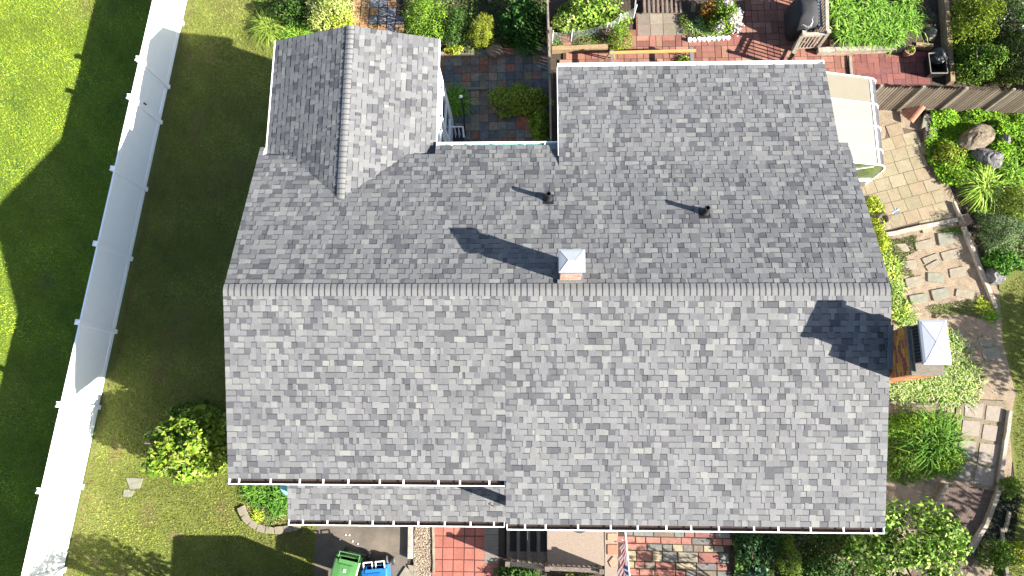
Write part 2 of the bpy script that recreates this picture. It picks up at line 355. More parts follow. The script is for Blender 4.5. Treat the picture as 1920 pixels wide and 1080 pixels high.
pavers('concrete_pavers', [(1202,22),(1280,22),(1280,60),(1202,60)], .062, 0, 'grid', (.44,.44), [(.15,.125,.095),(.13,.11,.085),(.17,.14,.11)], .012)
pavers('slate_path', [(652,-60),(748,-60),(752,120),(652,70)], .05, -.02, 'grid', (.315,.315), [(.28,.16,.075),(.30,.17,.07),(.13,.13,.14),(.15,.15,.16),(.24,.15,.09)], .03, m='slate', var=.2)
SL = [(.105,.108,.105),(.088,.092,.092),(.155,.10,.075),(.19,.085,.05),(.125,.115,.095),(.18,.14,.095),(.11,.115,.108),(.14,.11,.085)]
pavers('slate_courtyard', [(822,95),(1030,95),(1030,300),(822,300)], .05, 0.02, 'grid', (.302,.302), SL, .012, m='slate', var=.25)
pavers('front_walk', [(815,960),(920,960),(921,1140),(815,1140)], .05, 0, 'grid', (.318,.335), [(.225,.085,.065),(.24,.09,.068),(.21,.078,.06)], .022, var=.07)
pavers('grey_walk', [(919,960),(947,960),(947,1048),(919,1048)], .052, 0, 'grid', (.42,.42), [(.11,.10,.085),(.125,.11,.095)], .014)
pavers('red_walk_edge', [(919,1048),(947,1048),(947,1140),(919,1140)], .052, 0, 'grid', (.42,.2), [(.27,.11,.085)], .014)
MIX = [(.20,.085,.065),(.22,.095,.07),(.10,.10,.09),(.15,.13,.09),(.115,.085,.06),(.095,.09,.08),(.17,.065,.05),(.20,.165,.10)]
pavers('patchwork_walk', [(1160,960),(1368,960),(1372,1140),(1160,1140)], .05, -.015, 'random', ((.3,.3,.45,.3,.6),(.2,.3,.3)), MIX, .03, m='slate', var=.15)
SAND = [(.185,.155,.100),(.20,.168,.112),(.17,.145,.095),(.185,.145,.095)]
pavers('sandstone_patio', [(1600,340),(1655,300),(1665,235),(1730,245),(1745,300),(1772,400),(1795,412),(1645,445),(1620,400)], .05, .26, 'random', ((.42,.36,.5),(.42,.42)), SAND, .014, base='joint_sand', var=.05)
sheet('patio_sand', [(1650,190),(1725,215),(1748,260),(1800,400),(1810,415),(1640,450),(1600,380)], .03, 'dirt_path')
b = MB()
gx = rng.uniform(0, 1, (5200, 2)); lo = G(774,1100)[:2]; hi = G(812, 960)[:2]
for u, v in gx:
    x = lo[0]+u*(hi[0]-lo[0]); y = lo[1]+v*(hi[1]-lo[1]); s = random.uniform(.012,.034); col = random.choice([(.30,.24,.175),(.22,.17,.12),(.38,.33,.27),(.12,.085,.06)])
    a = random.random()*3.14; dx, dy = s*math.cos(a), s*math.sin(a)
    b.add([(x-dx,y-dy,.03),(x+dy*.6,y-dx*.6,.035),(x+dx,y+dy,.03),(x-dy*.6,y+dx*.6,.04),(x,y,.03+s)], [(0,1,4),(1,2,4),(2,3,4),(3,0,4)], jit(col,.2))
tag(build('gravel', b, 'attr_rough', loc=(0,0,0)), 'pale pebble gravel strip beside red walkway pavers', 'gravel', kind='stuff')
b = MB(); b.box((*( (lo+hi)/2), .012), (hi[0]-lo[0], hi[1]-lo[1], .03)); struct('gravel_bed', b, 'mulch')

# grass blades over both lawns
SPOTS = [(385,100,.25),(400,113,.15),(398,148,.14),(372,228,.22),(370,255,.22),(450,325,.32),(298,18,.18),(316,150,.12),(300,330,.15),(283,345,.2),(212,20,.2),(575,30,.2),(560,1015,.35),(545,1000,.25),(320,640,.4),(300,700,.3),(345,600,.35),(90,530,.3),(100,660,.2),(165,15,.3),(240,560,.2),(215,850,.25),(280,960,.3),(420,960,.3)]
def side(P): return (P-FB[0]) @ fn
def lawn_grass(name, n, bounds, keep, pal, label, z0=0., h=.05):
    lo, hi = bounds; P = rng.uniform(lo, hi, (n, 2)); P = P[keep(P)]; m = len(P)
    f = (np.sin(P[:,0]*1.9+np.sin(P[:,1]*1.3)*1.4)+np.sin(P[:,1]*2.3+P[:,0]*.7+1)+np.sin(P[:,0]*5.1+P[:,1]*4.3))/3
    hh = h*rng.uniform(.5, 1.25, m); a = rng.uniform(0, 6.283, m); w = rng.uniform(.008,.016, m); l = rng.normal(size=(m,2))*.035
    c = np.column_stack([P, np.full(m, z0)]); d = np.column_stack([np.cos(a)*w, np.sin(a)*w, np.zeros(m)])
    V = np.stack([c-d, c+d, c+np.column_stack([l, hh])], 1).reshape(-1,3)
    cc = (pal_cols(m, pal, .25)*.6+np.mean(np.array(pal),0)*.4)*(1+.32*f)[:,None]*(1+.18*np.sin(P @ np.array([.4,2.6])+np.sin(P[:,0]*.8)))[:,None]
    dry = (np.sin(P[:,0]*1.1+2.2)*np.sin(P[:,1]*.9+.4)+rng.normal(size=m)*.2) > .8; cc[dry] = cc[dry]*.5+np.array([.22,.17,.08])*.55
    for px_, py_, r_ in SPOTS:
        c_ = G(px_, py_)[:2]; d_ = np.hypot(P[:,0]-c_[0], (P[:,1]-c_[1])*.7)/r_; k_ = np.clip(1.3-d_+rng.normal(size=m)*.3, 0, .85)[:,None]; cc = cc*(1-k_)+np.array([.20,.13,.07])*k_
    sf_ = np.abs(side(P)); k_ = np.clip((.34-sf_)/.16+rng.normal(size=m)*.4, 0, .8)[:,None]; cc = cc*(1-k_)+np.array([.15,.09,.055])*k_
    return tag(build_np(name, V, 3, cc, M['blade'], None, (0,0,0)), label, 'grass', None, 'stuff')
def side(P): return (P-FB[0]) @ fn
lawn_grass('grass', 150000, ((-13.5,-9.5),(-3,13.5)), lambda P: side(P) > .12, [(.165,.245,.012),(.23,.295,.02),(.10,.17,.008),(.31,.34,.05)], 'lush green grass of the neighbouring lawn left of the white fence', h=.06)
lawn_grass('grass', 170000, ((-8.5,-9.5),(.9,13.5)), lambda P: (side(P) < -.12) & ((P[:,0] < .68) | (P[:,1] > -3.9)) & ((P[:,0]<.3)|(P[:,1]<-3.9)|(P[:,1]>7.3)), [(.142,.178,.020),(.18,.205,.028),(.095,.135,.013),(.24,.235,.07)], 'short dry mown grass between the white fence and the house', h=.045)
le = GP([(1880,540),(1990,470),(2050,700),(2050,1000),(1885,1130),(1850,1130),(1912,930),(1900,800),(1910,740),(1885,640)])
lawn_grass('grass', 30000, (tuple(le.min(0)), tuple(le.max(0))), lambda P: inpoly(P, le), [(.13,.15,.025),(.17,.18,.03),(.10,.13,.02)], 'mown grass strip along the right edge beyond the garden timbers', h=.05)

# ------------------------------------------------------------------ the house
W, SF, A1, A2 = 15.411, .2728, 4.3372, 5.3449
SRR, B1, SE, YB, B2, XE, XL = .3467, 4.1753, .1675, 3.5059, 6.5691, 15.1225, 7.9298
XW, ZW, EW, SW, YW1 = 2.3993, H-.8678, 2.2736, .3142, 7.377
XS, YN = 6.617, 3.925
house = thing('house', 'low grey shingled house with white gutters filling the middle of the picture', 'house', (7.7, 0, 0))
TONES = [(.096,.097,.100)]*6 + [(.108,.109,.112)]*6 + [(.082,.083,.088)]*5 + [(.124,.125,.124)]*3 + [(.054,.055,.061)]*3 + [(.142,.143,.136)]*1 + [(.045,.046,.052)]*1
EXPO = .1425
def shingles(b, O, U, D, rows_len, ranges, tone=1.):
    """courses of laminated tabs: O = top corner, U along the eave, D down the slope, lengths in metres; ranges(v) -> list of (u0,u1)"""
    O, U, D = Vector(O), Vector(U).normalized(), Vector(D).normalized(); N = U.cross(D);  N = N if N.z > 0 else -N
    nr = int(math.ceil(rows_len/EXPO))
    for i in range(nr):
        vb = rows_len - i*EXPO; vt = max(vb-EXPO, 0)
        for u0, u1 in ranges(vb-.01):
            u = u0; thick = random.random() < .5; last = None
            while u < u1-1e-6:
                w = random.choice((.08,.11,.13,.15,.17,.19,.22)) if thick else random.choice((.06,.09,.12,.14,.17,.20,.26))
                e = min(u+w, u1);
                if u1-e < .05: e = u1
                slant = random.uniform(-.006,.006)
                hb = (.0100 if thick else .005)+random.uniform(0,.001); ht = hb-.003
                c = random.choice(TONES); c = (.9*c[0]+.1*.1, .9*c[1]+.1*.1, .9*c[2]+.1*.102); k = random.uniform(1.02,1.19)*tone; c = tuple(a*k for a in c)
                def P(uu, vv, hh): return O + U*uu + D*vv + N*hh
                v2 = vt
                if not thick:
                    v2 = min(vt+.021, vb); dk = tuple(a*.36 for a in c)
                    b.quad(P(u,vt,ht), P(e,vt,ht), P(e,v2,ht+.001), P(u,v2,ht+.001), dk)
                b.quad(P(u,v2,ht), P(e,v2,ht), P(e,vb,hb), P(u+slant,vb,hb), c)
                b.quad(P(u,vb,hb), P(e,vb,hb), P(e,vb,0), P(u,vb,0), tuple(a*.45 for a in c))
                ej = .005
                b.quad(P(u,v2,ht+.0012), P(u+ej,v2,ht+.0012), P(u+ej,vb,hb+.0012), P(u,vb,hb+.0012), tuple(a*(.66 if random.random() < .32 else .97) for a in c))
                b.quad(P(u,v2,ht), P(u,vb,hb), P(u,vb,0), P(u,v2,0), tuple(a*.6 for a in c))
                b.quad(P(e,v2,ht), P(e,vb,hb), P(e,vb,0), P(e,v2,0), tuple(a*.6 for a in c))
                u = e; thick = not thick if random.random() < .82 else thick
def orient(b):   # keep every face pointing outwards/up where it matters
    for i, f in enumerate(b.f):
        a, c, d = (Vector(b.v[k]) for k in f[:3])
        if (c-a).cross(d-c).z < 0: b.f[i] = f[::-1]
def slope_part(name, specs, deck):
    b = MB()
    for s in specs: shingles(b, *s)
    orient(b); o = build(name, b, 'shingle', house); d = MB()
    for pts, th in deck:     # deck slab under the shingles
        n = len(pts); d.add([(p[0],p[1],p[2]) for p in pts] + [(p[0],p[1],p[2]-th) for p in pts], [tuple(range(n)), tuple(range(n,2*n))[::-1]] + [(i,(i+1)%n,n+(i+1)%n,n+i) for i in range(n)])
    k = build('roof_deck', d, 'trim', o); return o
hf = math.hypot(1, SF); hr = math.hypot(1, SRR); he = math.hypot(1, SE); hw = math.hypot(1, SW)
lf1, lf2 = A1*hf, A2*hf
front_roof = slope_part('front_roof', [((0,0,H), (1,0,0), (0,-1,-SF), lf1, lambda v: [(0,XS)]), ((XS,0,H), (1,0,0), (0,-1,-SF), lf2, lambda v: [(0,W-XS)])],
    [([(.02,0,H-.012),(.02,-A1+.02,H-SF*A1-.008),(XS+.02,-A1+.02,H-SF*A1-.008),(XS+.02,-A2+.02,H-SF*A2-.008),(W-.02,-A2+.02,H-SF*A2-.008),(W-.02,0,H-.012)], .14)])
def rr_ranges(v):
    y = v/hr
    return [(0,W)] if y < YN else [(0,.125), (.90,4.02), (4.69, W)]
rear_roof = slope_part('rear_roof', [((0,0,H), (1,0,0), (0,1,-SRR), B1*hr, rr_ranges)],
    [([(.02,0,H-.013),(W-.02,0,H-.013),(W-.02,B1-.02,H-SRR*B1-.006),(4.72,B1-.02,H-SRR*B1-.006),(4.72,YN-.02,H-SRR*YN-.01),(4.1,YN-.02,H-SRR*YN-.01),(.85,YN-.02,H-SRR*YN-.01),(.11,YN-.02,H-SRR*YN-.01),(.11,B1-.02,H-SRR*B1-.006),(.02,B1-.02,H-SRR*B1-.006)], .14)])
ze = H - SRR*YB
addition_roof = slope_part('addition_roof', [((XL,YB,ze+.004), (1,0,0), (0,1,-SE), (B2-YB)*he, lambda v: [(0,XE-XL)])],
    [([(XL+.02,YB+.1,ze-.02),(XE-.02,YB+.1,ze-.02),(XE-.02,B2-.02,ze-SE*(B2-YB)-.006),(XL+.02,B2-.02,ze-SE*(B2-YB)-.006)], .10)])
zwe = ZW-SW*EW
wing_roof = slope_part('wing_roof', [((XW,YW1,ZW), (0,-1,0), (-1,0,-SW), EW*hw, lambda v: [(0, YW1-YN if v/hw > 1.50 else YW1-YN+ (1.50-v/hw)*.93+.12)]),
                                     ((XW,YW1,ZW), (0,-1,0), (1,0,-SW), EW*hw, lambda v: [(0, YW1-YN if v/hw > 1.62 else YW1-YN+(1.62-v/hw)*.88+.12)])],
    [([(XW,YW1-.02,ZW-.012),(XW-EW+.02,YW1-.02,zwe-.006),(XW-EW+.02,YN+.01,zwe-.006),(XW,YN-.2,ZW-.012)], .10), ([(XW,YN-.2,ZW-.012),(XW+EW-.02,YN+.01,zwe-.006),(XW+EW-.02,YW1-.02,zwe-.006),(XW,YW1-.02,ZW-.012)], .10)])
# porch roof: lower, under the left front eave
PZ, PY, PX0 = 3.0, -5.49, .82; SP = .25
porch_roof = slope_part('porch_roof', [((PX0,-4.0,PZ+SP*(-4.0-PY)), (1,0,0), (0,-1,-SP), (-4.0-PY)*math.hypot(1,SP), lambda v: [(0,6.56-PX0)])],
    [([(PX0+.02,-4.0,PZ+SP*(-4.0-PY)-.012),(PX0+.02,PY+.02,PZ-.008),(6.54,PY+.02,PZ-.008),(6.54,-4.0,PZ+SP*(-4.0-PY)-.012)], .10)])
# ridge caps
def ridge_cap(name, p0, p1, s0, s1, half, parent, step=.143):
    p0, p1 = Vector(p0), Vector(p1); t = (p1-p0).normalized(); Ln = (p1-p0).length; side = t.cross(Vector((0,0,1))).normalized(); b = MB(); u = 0; i = 0
    while u < Ln-.01:
        e = min(u+step*random.uniform(.93,1.07), Ln); c = jit((.136,.136,.136), .06)
        prof = []
        for k in range(9):
            a = (k-4)/4; off = side*(a*half); dz = -abs(a*half)*(s0 if a < 0 else s1)
            smooth = .010*(1-min(1, abs(a)*3)); prof.append((off, dz-smooth))
        for k in range(8):
            (o0, z0), (o1, z1) = prof[k], prof[k+1]
            A = p0+t*u+o0+Vector((0,0,z0+.020)); B = p0+t*u+o1+Vector((0,0,z1+.020)); Cc = p0+t*e+o1+Vector((0,0,z1+.030)); Dd = p0+t*e+o0+Vector((0,0,z0+.030))
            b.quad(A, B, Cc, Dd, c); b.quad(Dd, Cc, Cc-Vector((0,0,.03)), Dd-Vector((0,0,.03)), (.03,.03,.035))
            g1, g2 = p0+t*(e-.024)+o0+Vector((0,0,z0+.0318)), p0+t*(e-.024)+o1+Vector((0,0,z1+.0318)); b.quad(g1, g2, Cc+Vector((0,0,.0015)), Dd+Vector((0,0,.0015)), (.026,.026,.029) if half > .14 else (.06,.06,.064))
            if k in (0, 7):
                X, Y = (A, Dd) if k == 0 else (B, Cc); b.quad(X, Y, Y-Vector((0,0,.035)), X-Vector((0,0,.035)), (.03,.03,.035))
        u = e; i += 1
    orient(b); return build(name, b, 'shingle', parent)
ridge_cap('ridge_cap', (0,0,H), (W,0,H), SF, SRR, .145, front_roof)
ridge_cap('ridge_cap', (XW,YW1,ZW), (XW,YN-1.42,ZW), SW, SW, .105, wing_roof)

# walls
b = MB()
def wallrun(pts, z0, z1):
    for (x0,y0),(x1,y1) in zip(pts, pts[1:]):
        L = math.hypot(x1-x0, y1-y0); b.box(((x0+x1)/2, (y0+y1)/2, (z0+z1)/2), (L, .12, z1-z0), math.atan2(y1-y0, x1-x0))
wallrun([(.32,-3.95),(9.45,-3.95),(9.45,-4.98),(15.08,-4.98),(15.08,3.75),(14.85,3.75),(14.85,6.30),(8.22,6.30),(8.22,3.75)], 0, 4.50)
wallrun([(8.22,3.82),(4.50,3.82),(4.50,7.12),(.42,7.12),(.42,3.82),(.32,3.82),(.32,-3.95)], 0, 4.42)
b.prism([(0,0),(0,0),(0,0)], 0, 0) if False else None
for x in (.32, 15.08): b.add([(x-.06,-3.9,4.42),(x-.06,3.8,4.42),(x-.06,0,H-.22),(x+.06,-3.9,4.42),(x+.06,3.8,4.42),(x+.06,0,H-.22)], [(0,1,2),(3,5,4),(0,2,5,3),(2,1,4,5)])
b.add([(.42,7.06,4.42),(4.5,7.06,4.42),(XW,7.06,ZW-.2),(.42,7.18,4.42),(4.5,7.18,4.42),(XW,7.18,ZW-.2)], [(0,2,1),(3,4,5),(0,3,5,2),(2,5,4,1)])
wall = build('wall', b, 'siding', house)
# clapboard grooves on the courtyard wall, windows
def window(x, y, w, z0, h, axis, out):
    f = MB(); gl = MB()
    if axis == 'y':
        for zz, hh in ((z0-.03,.06),(z0+h+.03,.06),(z0+h/2,.04)): f.box((x+out*.085, y, zz), (.06, w+.12, hh))
        for yy in (y-w/2-.03, y+w/2+.03): f.box((x+out*.085, yy, z0+h/2), (.062, .06, h+.12))
        gl.box((x+out*.07, y, z0+h/2), (.02, w, h))
    else:
        for zz, hh in ((z0-.03,.06),(z0+h+.03,.06),(z0+h/2,.04)): f.box((x, y+out*.085, zz), (w+.12, .06, hh))
        for xx in (x-w/2-.03, x+w/2+.03): f.box((xx, y+out*.085, z0+h/2), (.06, .062, h+.12))
        gl.box((x, y+out*.07, z0+h/2), (w, .02, h))
    o = build('window', f, 'vinyl', house); build('pane', gl, 'glass_dark', o)
window(4.50, 6.2, .8, 1.3, 1.9, 'y', 1); window(4.50, 4.9, .8, 1.3, 1.9, 'y', 1); window(.32, -2, 1.1, 2.2, 1.3, 'y', -1); window(.32, 1.6, 1.1, 2.2, 1.3, 'y', -1)
window(2.4, 7.12, 1.3, 1.4, 1.3, 'x', 1); window(11, -4.98, 1.6, 1.4, 1.5, 'x', -1); window(13.6, -4.98, 1.1, 1.4, 1.5, 'x', -1); window(3, -3.95, 1.4, 1.3, 1.4, 'x', -1)
window(15.08, -3.4, 1.1, 1.6, 1.3, 'y', 1); window(15.08, 1.1, 1.1, 1.6, 1.3, 'y', 1); window(10.5, 6.3, 1.4, 1.4, 1.5, 'x', 1); window(6.6, 3.82, 1, 1.5, 1.3, 'x', 1)
b = MB(); b.box((8.4, -4.045, 1.75), (.95, .05, 2.05)); door = build('front_door', b, 'wood_dark', house)
b = MB(); b.tube([(8.75,-4.09,1.65),(8.75,-4.13,1.65),(8.70,-4.13,1.65)], .015, 6); build('handle', b, 'steel', door)
b = MB(); b.box((6.76,-5.03,2.2), (.19,.19,4.4)); b.box((6.76,-5.03,.1), (.27,.27,.2)); b.box((6.76,-5.03,4.35),(.27,.27,.1)); build('porch_column', b, 'vinyl', house)
for k, (x, w_) in enumerate(((1.2,0),(3.6,0))): b = MB(); b.box((x,-5.25,1.45), (.12,.12,2.9)); build('porch_column', b, 'vinyl', house)

# gutters: trough with outer lip, end caps, hangers
def gutter(p0, p1, out, inside, n, wdt=.125, parent=None, z_drop=.055, skip_end=False):
    p0, p1 = Vector(p0), Vector(p1); out = Vector(out); t = (p1-p0).normalized(); dz = Vector((0,0,-z_drop)); b = MB()
    def rail(off, z0, z1, th):
        for s, e in ((p0, p1),):
            A = s+out*off+dz+Vector((0,0,z0)); B = e+out*off+dz+Vector((0,0,z0)); C2 = e+out*(off+th)+dz+Vector((0,0,z0)); D2 = s+out*(off+th)+dz+Vector((0,0,z0)); up = Vector((0,0,z1-z0))
            b.add([A,B,C2,D2,A+up,B+up,C2+up,D2+up], [(0,1,2,3),(4,5,6,7),(0,1,5,4),(1,2,6,5),(2,3,7,6),(3,0,4,7)])
    rail(wdt-.004, -.10, .012, .022); rail(-.03, -.10, -.02, .012)
    for s in (p0, p1): 
        A = s+dz; b.add([A-t*.006, A+t*.006, A+t*.006+out*wdt, A-t*.006+out*wdt]+[q+Vector((0,0,-.1)) for q in (A-t*.006, A+t*.006, A+t*.006+out*wdt, A-t*.006+out*wdt)], [(0,1,2,3),(0,1,5,4),(1,2,6,5),(2,3,7,6),(3,0,4,7)])
    gt = build('gutter', b, 'vinyl', parent or house)
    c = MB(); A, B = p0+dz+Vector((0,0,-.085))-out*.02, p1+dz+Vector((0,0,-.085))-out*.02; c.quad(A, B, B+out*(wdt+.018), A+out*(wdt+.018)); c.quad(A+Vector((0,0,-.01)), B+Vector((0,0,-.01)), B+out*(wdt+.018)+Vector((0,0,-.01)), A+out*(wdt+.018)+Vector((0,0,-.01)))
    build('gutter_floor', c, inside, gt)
    for i in range(n):
        q = p0 + (p1-p0)*((i+.5)/n + random.uniform(-.15,.15)/n) + dz; h_ = MB(); h_.box(q+out*(wdt/2-.005)+Vector((0,0,.004)), (.035 if abs(t.x) > .5 else wdt+.02, wdt+.02 if abs(t.x) > .5 else .035, .012)); build('gutter_hanger', h_, 'vinyl', gt)
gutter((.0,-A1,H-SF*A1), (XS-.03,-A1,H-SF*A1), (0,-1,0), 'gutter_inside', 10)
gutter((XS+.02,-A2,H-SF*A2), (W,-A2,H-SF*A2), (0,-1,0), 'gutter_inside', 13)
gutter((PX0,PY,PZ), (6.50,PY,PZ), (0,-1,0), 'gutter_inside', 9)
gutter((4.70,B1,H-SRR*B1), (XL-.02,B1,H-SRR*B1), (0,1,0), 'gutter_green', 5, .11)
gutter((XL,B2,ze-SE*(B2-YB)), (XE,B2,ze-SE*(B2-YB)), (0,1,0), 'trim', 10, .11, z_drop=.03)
b = MB(); b.box((XW-EW-.015, (YN+YW1)/2, zwe-.06), (.03, YW1-YN, .15)); build('fascia', b, 'trim', house); b = MB(); b.box((XW+EW+.012, (YN+YW1)/2, zwe-.06), (.022, YW1-YN, .15)); build('fascia', b, 'trim', house)
for x in (.004, W-.004):
    b = MB()
    b.add([(x-.012,0,H-.03),(x+.012,0,H-.03),(x+.012,-(A1 if x < 1 else A2),H-SF*(A1 if x < 1 else A2)-.03),(x-.012,-(A1 if x < 1 else A2),H-SF*(A1 if x < 1 else A2)-.03)]+[(x-.012,0,H-.16),(x+.012,0,H-.16),(x+.012,-(A1 if x < 1 else A2),H-SF*(A1 if x < 1 else A2)-.16),(x-.012,-(A1 if x < 1 else A2),H-SF*(A1 if x < 1 else A2)-.16)], [(0,1,2,3),(0,4,5,1),(1,5,6,2),(2,6,7,3),(3,7,4,0)])
    b.add([(x-.012,0,H-.03),(x+.012,0,H-.03),(x+.012,B1,H-SRR*B1-.03),(x-.012,B1,H-SRR*B1-.03)]+[(x-.012,0,H-.16),(x+.012,0,H-.16),(x+.012,B1,H-SRR*B1-.16),(x-.012,B1,H-SRR*B1-.16)], [(0,1,2,3),(0,4,5,1),(1,5,6,2),(2,6,7,3),(3,7,4,0)])
    build('fascia', b, 'trim', house)
x = XL-.012; b = MB(); b.add([(x-.01,YB+.3,ze-SE*.3+.01),(x+.01,YB+.3,ze-SE*.3+.01),(x+.01,B2,ze-SE*(B2-YB)+.01),(x-.01,B2,ze-SE*(B2-YB)+.01)]+[(x-.01,YB+.3,ze-.3),(x+.01,YB+.3,ze-.3),(x+.01,B2,ze-SE*(B2-YB)-.14),(x-.01,B2,ze-SE*(B2-YB)-.14)], [(0,1,2,3),(0,4,5,1),(1,5,6,2),(2,6,7,3),(3,7,4,0)])
build('fascia', b, 'trim', house)
# wing eave return blocks
b = MB(); b.box((XW-EW-.06, YN+.05, zwe-.03), (.10,.16,.14)); build('eave_return', b, 'trim', house)

# chimneys
def bricks(b, x0, x1, y0, y1, z0, z1, cols):
    z = z0; k = 0
    while z < z1-.01:
        zt = min(z+.066, z1)
        for (ax, a0, a1, fix, nrm) in (('x',x0,x1,y0,-1),('x',x0,x1,y1,1),('y',y0,y1,x0,-1),('y',y0,y1,x1,1)):
            u = a0 - (.1 if k % 2 else 0)
            while u < a1:
                s, e = max(u, a0)+.004, min(u+.2, a1)-.004
                if e-s > .02:
                    f = fix + nrm*.006; c = jit(random.choice(cols), .15)
                    if ax == 'x': b.quad((s,f,z),(e,f,z),(e,f,zt-.009),(s,f,zt-.009), c); b.quad((s,f,zt-.009),(e,f,zt-.009),(e,fix,zt-.006),(s,fix,zt-.006), c)
                    else: b.quad((f,s,z),(f,e,z),(f,e,zt-.009),(f,s,zt-.009), c); b.quad((f,s,zt-.009),(f,e,zt-.009),(fix,e,zt-.006),(fix,s,zt-.006), c)
                u += .2
        z = zt; k += 1
def chimney(x0, x1, y0, y1, z0, zc, cap, ztop, blue, cols):
    b = MB(); bricks(b, x0, x1, y0, y1, max(z0, 0), zc, cols); ch = build('chimney', b, 'brick', house)
    b = MB(); b.box(((x0+x1)/2, (y0+y1)/2, (z0+zc)/2), (x1-x0, y1-y0, zc-z0)); build('mortar', b, 'mortar', ch)
    b = MB(); b.box(((x0+x1)/2, (y0+y1)/2, zc+.035), (x1-x0+.03, y1-y0+.03, .07)); b.box(((x0+x1)/2, (y0+y1)/2, zc+.09), (x1-x0-.12, y1-y0-.12, .05)); build('crown', b, 'crown', ch)
    cx0, cx1, cy0, cy1 = cap; b = MB()
    b.box(((cx0+cx1)/2, (cy0+cy1)/2, (zc+ztop)/2+.02), (cx1-cx0-.17, cy1-cy0-.17, ztop-zc-.06)); build('flue', b, 'black', ch)
    b = MB()
    for sx in (cx0+.07, cx1-.07):
        for sy in (cy0+.07, cy1-.07): b.box((sx, sy, (zc+.06+ztop)/2), (.025,.025, ztop-zc-.06))
    k = 12
    for i in range(k):
        x = cx0+.07+(cx1-cx0-.14)*i/(k-1); y = cy0+.07+(cy1-cy0-.14)*i/(k-1)
        for yy in (cy0+.07, cy1-.07): b.box((x, yy, (zc+.08+ztop)/2), (.006,.006, ztop-zc-.1))
        for xx in (cx0+.07, cx1-.07): b.box((xx, y, (zc+.08+ztop)/2), (.006,.006, ztop-zc-.1))
    build('spark_screen', b, 'steel', ch)
    b = MB(); rim = .045; hx = (cx1-cx0)/2; hy = (cy1-cy0)/2; mx, my = (cx0+cx1)/2, (cy0+cy1)/2
    o = [(cx0,cy0),(cx1,cy0),(cx1,cy1),(cx0,cy1)]; i_ = [(cx0+rim,cy0+rim),(cx1-rim,cy0+rim),(cx1-rim,cy1-rim),(cx0+rim,cy1-rim)]
    vs = [(a,c,ztop-.06) for a,c in o] + [(a,c,ztop-.005) for a,c in o] + [(a,c,ztop+.012) for a,c in i_]
    if blue == 'ridge': vs += [(mx-hx*.28,my,ztop+.065),(mx+hx*.28,my,ztop+.065)]; top = [(8,9,13,12),(9,10,13),(10,11,12,13),(11,8,12)]
    else: vs += [(mx,my,ztop+.045)]; top = [(8,9,12),(9,10,12),(10,11,12),(11,8,12)]
    b.add(vs, [(i,(i+1)%4,4+(i+1)%4,4+i) for i in range(4)] + [(4+i,4+(i+1)%4,8+(i+1)%4,8+i) for i in range(4)] + top + [(3,2,1,0)])
    cp = build('chimney_cap', b, 'metal_white', ch)
    b = MB(); apex = vs[12]
    for i in range(4):
        ap = Vector(vs[12] if (blue != 'ridge' or i in (0,3)) else vs[13]); b.tube([Vector(vs[8+i]), ap], .006, 5)
    build('seam', b, 'metal_white', cp)
    return ch
RB = [(.22,.085,.05),(.26,.10,.06),(.19,.07,.05),(.24,.12,.08)]
chimney(7.88, 8.36, .24, .66, 5.9, 6.86, (7.83,8.41,.19,.71), 7.14, 'ridge', [(.30,.16,.12),(.36,.25,.20),(.26,.12,.09),(.32,.22,.18)])
big = chimney(15.45, 16.12, -1.97, -.92, 0, 6.56, (15.45,16.03,-1.80,-.86), 7.12, 'pyramid', [(.34,.15,.03),(.38,.19,.03),(.30,.11,.03),(.20,.05,.03),(.16,.045,.03)])
b = MB(); b.box((8.12,.20,H-SRR*.2+.03), (.58,.10,.05), tilt=(-math.atan(SRR),0)); b.box((7.86,.45,6.03),(.05,.5,.16)); b.box((8.38,.45,6.03),(.05,.5,.16)); b.box((8.12,.70,5.98),(.56,.06,.14)); build('flashing', b, 'flash_metal', house)
b = MB()
for i in range(4): b.box((W-.02+.01*(i%2), -.92-.24*i, H-SF*(.92+.24*i)+.045), (.10,.27,.05+.004*i), tilt=(math.atan(SF),0))
build('flashing', b, 'lead', house)
# two vent pipes on the rear slope
for (x, y) in ((7.64,2.50),(11.45,2.07)):
    z = H-SRR*y; f = MB(); f.box((x,y-.02,z+.017), (.27,.30,.008), tilt=(-math.atan(SRR),0)); f.lathe((x,y,z), [(.125,.0),(.11,.07),(.08,.12),(.068,.16)], 16); f.lathe((x,y,z+.16), [(.066,.0),(.062,.22),(.045,.22),(.043,-.05)], 16); vp = build('vent_pipe', f, 'black', house, smooth=False)
# ------------------------------------------------------------------ front stoop: steps, landing, railing
stoop = thing('stoop', 'concrete entry stoop with four black treads under the right front gutter', 'steps', (8, -6, 0))
xs = [G(950,1000,.18)[0], G(969,1000,.36)[0], G(988,1000,.54)[0], G(1007,1000,.70)[0], G(1026,1000,.86)[0], G(1132,1000,.86)[0]]
y1s, y0s = -3.95, G(1000,1055,.5)[1]
for i in range(4):
    b = MB(); z = .18*(i+1) if i < 3 else .70; b.box(((xs[i]+xs[5])/2 if i == 0 else (xs[i]+xs[i+1])/2+.02, (y0s+y1s)/2, z/2 if i else .09), (xs[5]-xs[i] if i == 0 else xs[i+1]-xs[i]+.02, y1s-y0s-(.002*i), z if i else .18)); st = build('step', b, 'concrete', stoop)
    b = MB(); w = xs[i+1]-xs[i]; yt = G(1000,1034,z)[1]; b.box((xs[i]+w*.62, (yt+y1s)/2, z+.008), (w*.62, y1s-yt, .014))
    for j in range(12): b.box((xs[i]+w*.40+w*.038*j, (yt+y1s)/2, z+.017), (.006, y1s-yt-.02, .006))
    build('tread_mat', b, 'black_rubber', st)
b = MB(); b.box(((xs[4]+xs[5])/2, (y0s+y1s)/2, .43), (xs[5]-xs[4], y1s-y0s+.004, .86)); build('landing', b, 'aggregate', stoop)
